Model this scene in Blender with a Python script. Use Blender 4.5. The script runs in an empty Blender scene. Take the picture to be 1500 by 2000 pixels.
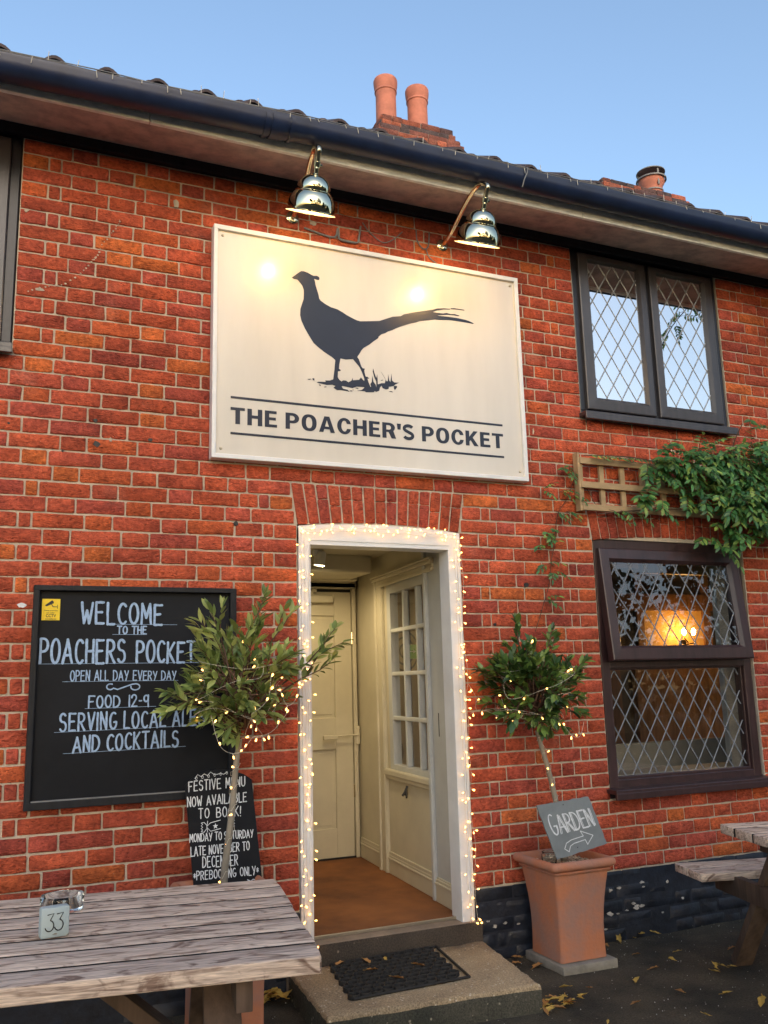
import bpy, bmesh, math, random
from mathutils import Vector, Matrix, Quaternion
random.seed(7)
R=math.radians; PI=math.pi
C=bpy.context.scene.collection
SUN_EL,SUN_ROT,SUN,SUN_ANG,SUNC=14,190,.30,40,(1,.86,.78)
SKY,SKY_DUST,SKY_OZ,EXPO,LOBBY=.15,2.4,1.5,1.30,15
# ---------------------------------------------------------------- materials
def nt(name):
    m=bpy.data.materials.new(name); m.use_nodes=True
    return m,m.node_tree,m.node_tree.nodes['Principled BSDF']
def link(t,a,b): t.links.new(a,b)
def mat(name,col,rough=.6,metal=0,var=.25,scale=8,stretch=(1,1,1),bump=0,bscale=None,col2=None,spec=.5,coat=0,emis=None,estr=0,detail=6,island=0,trans=0,contrast=(.3,.7),coords='Object'):
    m,t,b=nt(name); N=t.nodes
    tc=N.new('ShaderNodeTexCoord'); mp=N.new('ShaderNodeMapping'); mp.inputs['Scale'].default_value=stretch
    link(t,tc.outputs[coords],mp.inputs[0])
    no=N.new('ShaderNodeTexNoise'); no.inputs['Scale'].default_value=scale; no.inputs['Detail'].default_value=detail; no.inputs['Roughness'].default_value=.6
    link(t,mp.outputs[0],no.inputs[0])
    ra=N.new('ShaderNodeValToRGB'); ra.color_ramp.elements[0].position=contrast[0]; ra.color_ramp.elements[1].position=contrast[1]
    c1=tuple(c*(1-var) for c in col) if col2 is None else col2
    ra.color_ramp.elements[0].color=(*c1,1); ra.color_ramp.elements[1].color=(*(col if col2 else tuple(min(1,c*(1+var)) for c in col)),1)
    link(t,no.outputs[0],ra.inputs[0]); out=ra.outputs[0]
    if island:
        ge=N.new('ShaderNodeNewGeometry'); mr=N.new('ShaderNodeMapRange'); mr.inputs[3].default_value=1-island; mr.inputs[4].default_value=1+island
        link(t,ge.outputs['Random Per Island'],mr.inputs[0])
        mx=N.new('ShaderNodeMix'); mx.data_type='RGBA'; mx.blend_type='MULTIPLY'; mx.inputs[0].default_value=1
        link(t,out,mx.inputs[6]); link(t,mr.outputs[0],mx.inputs[7]); out=mx.outputs[2]
    link(t,out,b.inputs['Base Color'])
    b.inputs['Roughness'].default_value=rough; b.inputs['Metallic'].default_value=metal
    b.inputs['Specular IOR Level'].default_value=spec
    if coat: b.inputs['Coat Weight'].default_value=coat; b.inputs['Coat Roughness'].default_value=.17
    if trans: b.inputs['Transmission Weight'].default_value=trans
    if emis: b.inputs['Emission Color'].default_value=(*emis,1); b.inputs['Emission Strength'].default_value=estr
    if bump:
        n2=N.new('ShaderNodeTexNoise'); n2.inputs['Scale'].default_value=bscale or scale*3; n2.inputs['Detail'].default_value=8
        link(t,mp.outputs[0],n2.inputs[0]); bp=N.new('ShaderNodeBump'); bp.inputs['Strength'].default_value=bump; bp.inputs['Distance'].default_value=.01
        link(t,n2.outputs[0],bp.inputs['Height']); link(t,bp.outputs[0],b.inputs['Normal'])
    return m
def brickmat():
    m,t,b=nt('brick'); N=t.nodes
    at=N.new('ShaderNodeAttribute'); at.attribute_name='tint'
    tc=N.new('ShaderNodeTexCoord')
    def noise(sc,det,st=(1,1,1),dist=0):
        mp=N.new('ShaderNodeMapping'); mp.inputs['Scale'].default_value=st; link(t,tc.outputs['Object'],mp.inputs[0])
        n=N.new('ShaderNodeTexNoise'); n.inputs['Scale'].default_value=sc; n.inputs['Detail'].default_value=det; n.inputs['Distortion'].default_value=dist
        link(t,mp.outputs[0],n.inputs[0]); return n.outputs[0]
    def ramp(src,p0,p1,c0,c1):
        r=N.new('ShaderNodeValToRGB'); r.color_ramp.elements[0].position=p0; r.color_ramp.elements[1].position=p1
        r.color_ramp.elements[0].color=(*c0,1); r.color_ramp.elements[1].color=(*c1,1); link(t,src,r.inputs[0]); return r.outputs[0]
    def mix(kind,f,a,c):
        x=N.new('ShaderNodeMix'); x.data_type='RGBA'; x.blend_type=kind
        if isinstance(f,(int,float)): x.inputs[0].default_value=f
        else: link(t,f,x.inputs[0])
        link(t,a,x.inputs[6]) if not isinstance(a,tuple) else setattr(x.inputs[6],'default_value',(*a,1))
        link(t,c,x.inputs[7]) if not isinstance(c,tuple) else setattr(x.inputs[7],'default_value',(*c,1))
        return x.outputs[2]
    big=noise(9,4); fine=noise(60,8); crease=noise(28,6,(1,1,3.2),1.6)
    c=mix('MULTIPLY',1,at.outputs['Color'],ramp(big,.3,.7,(.72,.7,.72),(1.2,1.22,1.15)))
    c=mix('MULTIPLY',1,c,ramp(fine,.3,.68,(.68,.66,.66),(1.18,1.18,1.18)))
    c=mix('MULTIPLY',1,c,ramp(crease,.34,.42,(.55,.5,.5),(1,1,1)))
    soot=noise(.9,5); c=mix('MULTIPLY',1,c,ramp(soot,.33,.62,(.74,.72,.74),(1.08,1.08,1.06)))
    pale=noise(2.6,7); c=mix('MIX',ramp(pale,.62,.80,(0,0,0),(.34,.34,.34)),c,(.50,.32,.25))
    # pale grit specks
    v=N.new('ShaderNodeTexVoronoi'); v.inputs['Scale'].default_value=55; link(t,tc.outputs['Object'],v.inputs[0])
    sp=ramp(v.outputs['Distance'],.05,.09,(1,1,1),(0,0,0)); 
    sel=ramp(noise(30,1),.60,.64,(0,0,0),(1,1,1))
    spm=mix('MULTIPLY',1,sp,sel); c=mix('MIX',spm,c,(.62,.5,.42))
    v2=N.new('ShaderNodeTexVoronoi'); v2.inputs['Scale'].default_value=34; link(t,tc.outputs['Object'],v2.inputs[0])
    sp2=ramp(v2.outputs['Distance'],.05,.11,(1,1,1),(0,0,0)); sel2=ramp(noise(17,1),.56,.60,(0,0,0),(1,1,1))
    c=mix('MIX',mix('MULTIPLY',1,sp2,sel2),c,(.045,.018,.015))
    link(t,c,b.inputs['Base Color']); b.inputs['Roughness'].default_value=.88; b.inputs['Specular IOR Level'].default_value=.3
    bp=N.new('ShaderNodeBump'); bp.inputs['Strength'].default_value=1; bp.inputs['Distance'].default_value=.011
    ad=N.new('ShaderNodeMath'); ad.operation='ADD'; link(t,crease,ad.inputs[0]); link(t,fine,ad.inputs[1])
    link(t,ad.outputs[0],bp.inputs['Height']); link(t,bp.outputs[0],b.inputs['Normal'])
    return m
def glassmat(name,refl,rough=0.0,tint=(1,1,1)):
    m=bpy.data.materials.new(name); m.use_nodes=True; t=m.node_tree; t.nodes.clear()
    o=t.nodes.new('ShaderNodeOutputMaterial'); mx=t.nodes.new('ShaderNodeMixShader'); g=t.nodes.new('ShaderNodeBsdfGlossy'); tr=t.nodes.new('ShaderNodeBsdfTransparent')
    g.inputs['Roughness'].default_value=rough; g.inputs['Color'].default_value=(*tint,1)
    tc=t.nodes.new('ShaderNodeTexCoord'); no=t.nodes.new('ShaderNodeTexNoise'); no.inputs['Scale'].default_value=2.5
    bp=t.nodes.new('ShaderNodeBump'); bp.inputs['Strength'].default_value=.05; bp.inputs['Distance'].default_value=.006
    t.links.new(tc.outputs['Object'],no.inputs[0]); t.links.new(no.outputs[0],bp.inputs['Height']); t.links.new(bp.outputs[0],g.inputs['Normal'])
    lw=t.nodes.new('ShaderNodeFresnel'); lw.inputs[0].default_value=1.5
    mr=t.nodes.new('ShaderNodeMath'); mr.operation='MULTIPLY_ADD'; mr.inputs[1].default_value=1.0; mr.inputs[2].default_value=refl; mr.use_clamp=True
    ge=t.nodes.new('ShaderNodeNewGeometry'); iv=t.nodes.new('ShaderNodeMath'); iv.operation='SUBTRACT'; iv.inputs[0].default_value=1; t.links.new(ge.outputs['Backfacing'],iv.inputs[1]); mu=t.nodes.new('ShaderNodeMath'); mu.operation='MULTIPLY'
    t.links.new(lw.outputs[0],mr.inputs[0]); t.links.new(mr.outputs[0],mu.inputs[0]); t.links.new(iv.outputs[0],mu.inputs[1]); t.links.new(mu.outputs[0],mx.inputs[0])
    t.links.new(tr.outputs[0],mx.inputs[1]); t.links.new(g.outputs[0],mx.inputs[2]); t.links.new(mx.outputs[0],o.inputs[0])
    return m
def emit(name,col,s):
    m,t,b=nt(name); b.inputs['Base Color'].default_value=(*col,1); b.inputs['Emission Color'].default_value=(*col,1); b.inputs['Emission Strength'].default_value=s
    return m
M={}
M['brick']=brickmat()
M['mortar']=mat('mortar',(.50,.43,.34),.95,var=.25,scale=14,bump=.6,bscale=90,contrast=(.25,.75))
M['black_paint']=mat('black_masonry_paint',(.013,.018,.030),.5,var=.5,scale=20,bump=.25,bscale=60)
M['chip']=mat('exposed_mortar_chips',(.42,.4,.36),.9,var=.3,scale=40,bump=.4)
M['white']=mat('white_gloss_paint',(.74,.76,.78),.32,var=.07,scale=7,bump=.06,bscale=30)
M['fascia']=mat('weathered_white_fascia',(.80,.80,.76),.6,var=.2,scale=16,stretch=(1,1,3),bump=.2,contrast=(.2,.6))
M['soffit']=mat('stained_soffit_board',(.58,.46,.42),.8,var=.35,scale=11,bump=.15,bscale=40,contrast=(.34,.60),col2=(.34,.28,.27))
M['gutter']=mat('black_plastic_gutter',(.010,.022,.065),.38,var=.3,scale=6,spec=.6)
M['tile']=mat('dark_clay_pantile',(.07,.05,.05),.8,var=.4,scale=9,bump=.3)
M['potclay']=mat('terracotta_chimney_clay',(.42,.15,.10),.8,var=.22,scale=10,bump=.15)
M['upvc']=mat('dark_rosewood_window_frame',(.040,.020,.022),.34,var=.3,scale=30,stretch=(1,1,.15),spec=.6)
M['upvc2']=mat('dark_grey_window_frame',(.045,.040,.044),.34,var=.25,scale=30,stretch=(1,1,.15),spec=.7)
M['lead']=mat('lead_came',(.36,.38,.40),.42,metal=.5,var=.2,scale=30)
M['glass_up']=glassmat('upper_window_glass',.62)
M['glass_low']=glassmat('lower_window_glass',.05)
M['glass_in']=glassmat('lobby_window_glass',.01)
M['dark']=mat('dark_room_lining',(.02,.018,.02),.9,var=.2)
M['signwhite']=mat('cream_sign_panel',(.64,.61,.55),.34,var=.05,scale=2.2,stretch=(3,1,.5),coat=1)
M['lead2']=mat('dull_lead_came',(.15,.17,.20),.5,var=.2,scale=30)
M['signink']=mat('black_sign_vinyl',(.006,.012,.034),.30,var=.1,spec=.5)
M['brass']=mat('polished_brass',(.64,.61,.45),.06,metal=1,var=.04)
M['brass_dull']=mat('brass_tube',(.68,.58,.40),.10,metal=1,var=.05)
M['bulb']=emit('warm_lamp_bulb',(1,.62,.24),95)
M['shade_in']=mat('white_enamel_inner_shade',(.8,.76,.66),.4)
M['chalk_board']=mat('blackboard_paint',(.010,.013,.019),.55,spec=.22,scale=3.2,contrast=(.40,.85),col2=(.0035,.005,.009))
M['board_frame']=mat('black_painted_timber',(.009,.011,.016),.5,spec=.3,var=.4,scale=30,stretch=(1,1,.2),bump=.2)
M['chalk_blue']=mat('pale_blue_chalk_pen',(.33,.46,.66),.8,var=.22,scale=60)
M['chalk_white']=mat('white_chalk_pen',(.66,.69,.72),.8,var=.2,scale=80)
M['yellow']=mat('yellow_sticker',(.85,.60,.02),.35,var=.05)
M['black']=mat('black_print',(.012,.012,.014),.5,var=.1)
M['cream']=mat('cream_gloss_paint',(.56,.52,.40),.42,var=.08,scale=4,bump=.08,bscale=18)
M['greypaint']=mat('pale_grey_paint',(.50,.52,.52),.45,var=.08,scale=5,bump=.06,bscale=20)
M['coir']=mat('orange_brown_coir_matting',(.34,.125,.035),.98,col2=(.13,.05,.02),scale=3.2,bump=.9,bscale=260,contrast=(.25,.68))
M['stone']=mat('worn_stone_sill',(.30,.23,.17),.85,col2=(.16,.125,.10),scale=8,bump=.5,bscale=60)
M['wood_in']=mat('brown_varnished_wood',(.22,.10,.035),.4,var=.35,scale=5,stretch=(4,4,.5))
M['ochre']=mat('ochre_room_wall',(.62,.36,.11),.7,var=.12)
M['concrete']=None
M['rubber']=mat('black_rubber',(.018,.017,.016),.75,var=.4,scale=30,bump=.3)
M['terracotta']=mat('terracotta_planter',(.50,.19,.095),.85,col2=(.36,.20,.155),scale=5.5,bump=.35,bscale=45,contrast=(.36,.60))
M['slab']=mat('grey_paving_slab',(.26,.24,.20),.9,var=.3,scale=14,bump=.4)
M['slate']=mat('grey_slate',(.19,.215,.225),.6,var=.14,scale=9,bump=.15,bscale=35)
M['pebble']=mat('pea_shingle',(.50,.40,.28),.8,var=.3,scale=30,island=.5)
M['bark']=mat('grey_brown_bark',(.26,.23,.18),.85,var=.3,scale=18,stretch=(1,1,.3),bump=.5)
M['twig']=mat('dark_twig',(.10,.055,.035),.8,var=.3)
M['wire']=mat('clear_white_wire',(.62,.58,.48),.4,var=.1)
M['cable']=mat('grey_cable',(.20,.20,.20),.6,var=.2)
M['fairy']=emit('warm_fairy_bulb',(1,.46,.11),3.4)
M['fairy_dim']=emit('warm_fairy_bulb_sleeve',(1,.62,.25),2.5)
M['trellis']=mat('pale_treated_timber',(.38,.27,.15),.8,var=.25,scale=14,stretch=(.4,1,1),bump=.3,island=.15)
M['ceramic']=mat('chipped_pale_grey_green_paint',(.42,.50,.50),.5,var=.06,scale=6)
M['clear']=None
m,t,b=nt('clear_glass'); b.inputs['Base Color'].default_value=(.95,.97,.95,1); b.inputs['Transmission Weight'].default_value=1; b.inputs['Roughness'].default_value=.03; b.inputs['IOR'].default_value=1.25; M['clear']=m
M['paper']=mat('white_paper',(.78,.76,.72),.8,var=.06)
M['green']=emit('green_exit_panel',(.13,.24,.03),.10)
M['metal']=mat('satin_metal',(.55,.50,.40),.3,metal=.9,var=.1)
M['red_brick_bit']=mat('red_brown_timber',(.16,.06,.04),.8,var=.3,scale=20)
M['upvc3']=mat('black_window_frame',(.014,.015,.022),.35,var=.25,scale=30)
M['potrim']=mat('shaded_terracotta',(.42,.17,.09),.85,var=.2,scale=6)
def leafmat(name,cols,rough=.38,tl=.25):
    m,t,b=nt(name); N=t.nodes
    ge=N.new('ShaderNodeNewGeometry'); ra=N.new('ShaderNodeValToRGB'); E=ra.color_ramp.elements
    for i,(p,c) in enumerate(cols):
        e=E[i] if i<2 else E.new(p); e.position=p; e.color=(*c,1)
    link(t,ge.outputs['Random Per Island'],ra.inputs[0])
    tc=N.new('ShaderNodeTexCoord'); no=N.new('ShaderNodeTexNoise'); no.inputs['Scale'].default_value=5; link(t,tc.outputs['Object'],no.inputs[0])
    mr=N.new('ShaderNodeMapRange'); mr.inputs[1].default_value=.3; mr.inputs[2].default_value=.7; mr.inputs[3].default_value=.65; mr.inputs[4].default_value=1.3; link(t,no.outputs[0],mr.inputs[0])
    mx=N.new('ShaderNodeMix'); mx.data_type='RGBA'; mx.blend_type='MULTIPLY'; mx.inputs[0].default_value=1
    link(t,ra.outputs[0],mx.inputs[6]); link(t,mr.outputs[0],mx.inputs[7])
    link(t,mx.outputs[2],b.inputs['Base Color']); b.inputs['Roughness'].default_value=rough
    if tl:
        ts=N.new('ShaderNodeBsdfTranslucent'); link(t,mx.outputs[2],ts.inputs[0]); ms=N.new('ShaderNodeMixShader'); ms.inputs[0].default_value=tl
        link(t,b.outputs[0],ms.inputs[1]); link(t,ts.outputs[0],ms.inputs[2]); link(t,ms.outputs[0],N['Material Output'].inputs[0])
    return m
M['leafL']=leafmat('olive_green_lance_leaf',[(0,(.09,.15,.045)),(.45,(.24,.32,.09)),(1,(.46,.50,.17))],.42)
M['leafR']=leafmat('dark_glossy_leaf',[(0,(.035,.08,.025)),(.55,(.08,.16,.04)),(1,(.24,.36,.08))],.28)
M['leafW']=leafmat('wisteria_leaf',[(0,(.035,.13,.04)),(.6,(.09,.25,.07)),(1,(.28,.40,.09))],.4)
M['leafT']=leafmat('tree_leaf',[(0,(.02,.035,.015)),(1,(.06,.09,.035))],.7,0)
M['leafF']=leafmat('fallen_leaf_tone',[(0,(.42,.16,.05)),(.4,(.55,.30,.07)),(.75,(.30,.12,.06)),(1,(.28,.27,.06))],.6,.1)
M['leafF2']=leafmat('fallen_leaf_tone_yellow',[(0,(.62,.34,.05)),(.6,(.60,.40,.09)),(1,(.30,.32,.07))],.6,.1)
def tablewood():
    m,t,b=nt('weathered_table_timber'); N=t.nodes
    tc=N.new('ShaderNodeTexCoord'); ge=N.new('ShaderNodeNewGeometry')
    cb=N.new('ShaderNodeCombineXYZ'); mu=N.new('ShaderNodeMath'); mu.operation='MULTIPLY'; mu.inputs[1].default_value=37; link(t,ge.outputs['Random Per Island'],mu.inputs[0]); link(t,mu.outputs[0],cb.inputs[0]); link(t,mu.outputs[0],cb.inputs[2])
    va=N.new('ShaderNodeVectorMath'); va.operation='ADD'; link(t,tc.outputs['Object'],va.inputs[0]); link(t,cb.outputs[0],va.inputs[1])
    def ns(sc,st,det,dis):
        mp=N.new('ShaderNodeMapping'); mp.inputs['Scale'].default_value=st; link(t,va.outputs[0],mp.inputs[0]); n=N.new('ShaderNodeTexNoise'); n.inputs['Scale'].default_value=sc; n.inputs['Detail'].default_value=det; n.inputs['Distortion'].default_value=dis; link(t,mp.outputs[0],n.inputs[0]); return n.outputs[0]
    g=ns(5,(.9,11,11),10,1.4); kn=ns(7,(1,2.0,2.0),8,2.0); fi=ns(26,(.8,12,12),8,.6)
    def rp(s,es):
        r=N.new('ShaderNodeValToRGB'); E=r.color_ramp.elements
        for i,(p,c) in enumerate(es):
            e=E[i] if i<2 else E.new(p); e.position=p; e.color=(*c,1)
        link(t,s,r.inputs[0]); return r.outputs[0]
    base=rp(g,[(.33,(.33,.23,.17)),(.62,(.86,.69,.54)),(.47,(.68,.53,.42))])
    dk=rp(kn,[(.33,(.28,.21,.19)),(.45,(1,1,1))]); fn=rp(fi,[(.3,(.62,.6,.6)),(.7,(1.15,1.15,1.15))])
    x=N.new('ShaderNodeMix'); x.data_type='RGBA'; x.blend_type='MULTIPLY'; x.inputs[0].default_value=.85; link(t,base,x.inputs[6]); link(t,dk,x.inputs[7])
    y=N.new('ShaderNodeMix'); y.data_type='RGBA'; y.blend_type='MULTIPLY'; y.inputs[0].default_value=1; link(t,x.outputs[2],y.inputs[6]); link(t,fn,y.inputs[7])
    link(t,y.outputs[2],b.inputs['Base Color']); b.inputs['Roughness'].default_value=.9; b.inputs['Specular IOR Level'].default_value=.2
    bp=N.new('ShaderNodeBump'); bp.inputs['Strength'].default_value=.5; bp.inputs['Distance'].default_value=.004; link(t,g,bp.inputs['Height']); link(t,bp.outputs[0],b.inputs['Normal'])
    return m
M['table']=tablewood()
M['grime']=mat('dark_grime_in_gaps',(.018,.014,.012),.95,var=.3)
M['legwood']=mat('dark_weathered_timber',(.10,.065,.045),.85,var=.4,scale=7,stretch=(3,3,.4),bump=.3,island=.25)
def speckled(name,base,dark,pale,sc,rough,amount=.60,bump=.6):
    m,t,b=nt(name); N=t.nodes; tc=N.new('ShaderNodeTexCoord')
    def n(s,d):
        q=N.new('ShaderNodeTexNoise'); q.inputs['Scale'].default_value=s; q.inputs['Detail'].default_value=d; link(t,tc.outputs['Object'],q.inputs[0]); return q.outputs[0]
    def rp(s,p0,c0,p1,c1):
        r=N.new('ShaderNodeValToRGB'); r.color_ramp.elements[0].position=p0; r.color_ramp.elements[1].position=p1; r.color_ramp.elements[0].color=(*c0,1); r.color_ramp.elements[1].color=(*c1,1); link(t,s,r.inputs[0]); return r.outputs[0]
    c=rp(n(3.5,6),.3,dark,.7,base)
    f=rp(n(140,4),.25,(.45,.45,.45),.75,(1.5,1.5,1.5))
    x=N.new('ShaderNodeMix'); x.data_type='RGBA'; x.blend_type='MULTIPLY'; x.inputs[0].default_value=1; link(t,c,x.inputs[6]); link(t,f,x.inputs[7])
    v=N.new('ShaderNodeTexVoronoi'); v.inputs['Scale'].default_value=sc; link(t,tc.outputs['Object'],v.inputs[0])
    vd=rp(v.outputs['Distance'],.16,(1,1,1),.26,(0,0,0)); sl=rp(n(sc*.45,1),amount,(0,0,0),amount+.03,(1,1,1))
    s=N.new('ShaderNodeMix'); s.data_type='RGBA'; s.blend_type='MULTIPLY'; s.inputs[0].default_value=1; link(t,vd,s.inputs[6]); link(t,sl,s.inputs[7])
    y=N.new('ShaderNodeMix'); y.data_type='RGBA'; link(t,s.outputs[2],y.inputs[0]); link(t,x.outputs[2],y.inputs[6]); y.inputs[7].default_value=(*pale,1)
    link(t,y.outputs[2],b.inputs['Base Color']); b.inputs['Roughness'].default_value=rough
    bp=N.new('ShaderNodeBump'); bp.inputs['Strength'].default_value=bump; bp.inputs['Distance'].default_value=.008; link(t,n(120,6),bp.inputs['Height']); link(t,bp.outputs[0],b.inputs['Normal'])
    return m
M['mossy']=speckled('mossy_concrete_side',(.095,.088,.066),(.032,.036,.028),(.30,.27,.2),40,.95,.60)  # darker concrete tone for the slab faces below its top edge
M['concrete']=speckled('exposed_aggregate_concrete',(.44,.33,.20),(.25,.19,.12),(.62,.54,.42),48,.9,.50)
M['ground']=speckled('dark_tarmac',(.095,.078,.050),(.024,.022,.016),(.26,.23,.18),60,.95,.63,1.4)
# ---------------------------------------------------------------- mesh helpers
class MB:
    def __init__(s): s.v=[];s.f=[];s.c=[]
    def add(s,vs,fs):
        o=len(s.v); s.v+=[tuple(v) for v in vs]; s.f+=[tuple(o+i for i in f) for f in fs]
    def box(s,x0,x1,y0,y1,z0,z1,b=0):
        if b<=0:
            s.add([(x,y,z) for x in(x0,x1) for y in(y0,y1) for z in(z0,z1)],[(0,1,3,2),(4,6,7,5),(0,4,5,1),(2,3,7,6),(0,2,6,4),(1,5,7,3)])
        else: s.obox(Matrix.Translation(((x0+x1)/2,(y0+y1)/2,(z0+z1)/2)),x1-x0,y1-y0,z1-z0,b)
    def obox(s,mx,a,b_,c,bev=0.003):
        bm=bmesh.new(); bmesh.ops.create_cube(bm,size=1,matrix=Matrix.Diagonal((a,b_,c,1)))
        if bev>0: bmesh.ops.bevel(bm,geom=bm.edges[:],offset=min(bev,a*.3,b_*.3,c*.3),segments=2,affect='EDGES',profile=.5)
        bm.transform(mx); bm.verts.index_update(); s.add([v.co[:] for v in bm.verts],[[v.index for v in f.verts] for f in bm.faces]); bm.free()
    def beam(s,p,q,w,h,up=(0,0,1),bev=.003):
        p=Vector(p);q=Vector(q);d=q-p;L=d.length;d.normalize();u=Vector(up);sd=d.cross(u).normalized();u=sd.cross(d)
        mx=Matrix((( d.x,sd.x,u.x,0),(d.y,sd.y,u.y,0),(d.z,sd.z,u.z,0),(0,0,0,1))); mx.translation=(p+q)/2
        s.obox(mx,L,w,h,bev)
    def tube(s,pts,r,n=8,cap=True):
        pts=[Vector(p) for p in pts]; rs=r if isinstance(r,(list,tuple)) else [r]*len(pts)
        o=len(s.v); pn=None
        for i,p in enumerate(pts):
            d=(pts[min(i+1,len(pts)-1)]-pts[max(i-1,0)])
            if d.length<1e-9: d=Vector((0,0,1))
            d.normalize()
            if pn is None: a=Vector((0,0,1)) if abs(d.z)<.9 else Vector((1,0,0)); pn=d.cross(a).normalized()
            pn=(pn-d*pn.dot(d)); pn=pn.normalized() if pn.length>1e-6 else d.orthogonal().normalized(); bn=d.cross(pn)
            for k in range(n):
                an=2*PI*k/n; s.v.append(tuple(p+(pn*math.cos(an)+bn*math.sin(an))*rs[i]))
        for i in range(len(pts)-1):
            for k in range(n): s.f.append((o+i*n+k,o+i*n+(k+1)%n,o+(i+1)*n+(k+1)%n,o+(i+1)*n+k))
        if cap: s.f.append(tuple(o+k for k in range(n))[::-1]); s.f.append(tuple(o+(len(pts)-1)*n+k for k in range(n)))
    def lathe(s,prof,mx=Matrix(),n=32):
        o=len(s.v)
        for r,z in prof:
            for k in range(n):
                a=2*PI*k/n; s.v.append(tuple(mx@Vector((r*math.cos(a),r*math.sin(a),z))))
        for i in range(len(prof)-1):
            for k in range(n): s.f.append((o+i*n+k,o+i*n+(k+1)%n,o+(i+1)*n+(k+1)%n,o+(i+1)*n+k))
    def sphere(s,c,r,n=10,m=6,sc=(1,1,1)):
        s.lathe([(max(1e-4,r*math.sin(PI*i/m)),-r*math.cos(PI*i/m)) for i in range(m+1)],Matrix.Translation(c)@Matrix.Diagonal((*sc,1)),n)
    def prism(s,poly,y0,y1):   # polygon in xz, extruded in y
        n=len(poly); s.add([(x,y0,z) for x,z in poly]+[(x,y1,z) for x,z in poly],[tuple(range(n)),tuple(range(2*n-1,n-1,-1))]+[(i,i+n,(i+1)%n+n,(i+1)%n) for i in range(n)])
    def build(s,name,m,parent=None,smooth=False,autos=None,cols=None,fix=True):
        me=bpy.data.meshes.new(name)
        off=Vector((0,0,0))
        p=parent
        while p is not None and not p.get('_local'): off+=p.location; p=p.parent
        me.from_pydata([(v[0]-off.x,v[1]-off.y,v[2]-off.z) for v in s.v],[],s.f)
        ms=m if isinstance(m,(list,tuple)) else [m]
        for q in ms: me.materials.append(q)
        if fix:
            bm=bmesh.new(); bm.from_mesh(me); bmesh.ops.recalc_face_normals(bm,faces=bm.faces); bm.to_mesh(me); bm.free()
        if smooth: me.shade_smooth()
        if autos: me.shade_smooth(); me.set_sharp_from_angle(angle=R(autos))
        if cols:
            a=me.attributes.new('tint','FLOAT_COLOR','POINT')
            a.data.foreach_set('color',[x for c in cols for x in (*c,1)])
        me.update()
        o=bpy.data.objects.new(name,me); C.objects.link(o)
        if parent: o.parent=parent
        return o
def tag(o,label=None,cat=None,group=None,kind=None):
    if label: o['label']=label
    if cat: o['category']=cat
    if group: o['group']=group
    if kind: o['kind']=kind
    return o
def thing(name,label,cat,loc=(0,0,0),rz=0,group=None,local=False):
    o=bpy.data.objects.new(name,None); C.objects.link(o); o.location=loc; o.rotation_euler=(0,0,rz)
    o.empty_display_size=.1
    if local: o['_local']=1
    return tag(o,label,cat,group)
def copy_tree(o,parent=None):
    c=o.copy(); C.objects.link(c)
    if parent: c.parent=parent
    for ch in list(o.children): copy_tree(ch,c)
    return c
def smoothpath(pts,k=6):
    pts=[Vector(p) for p in pts]; out=[]
    for i in range(len(pts)-1):
        p0=pts[max(i-1,0)];p1=pts[i];p2=pts[i+1];p3=pts[min(i+2,len(pts)-1)]
        for j in range(k):
            t=j/k; out.append(.5*((2*p1)+(-p0+p2)*t+(2*p0-5*p1+4*p2-p3)*t*t+(-p0+3*p1-3*p2+p3)*t**3))
    out.append(pts[-1]); return out
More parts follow.
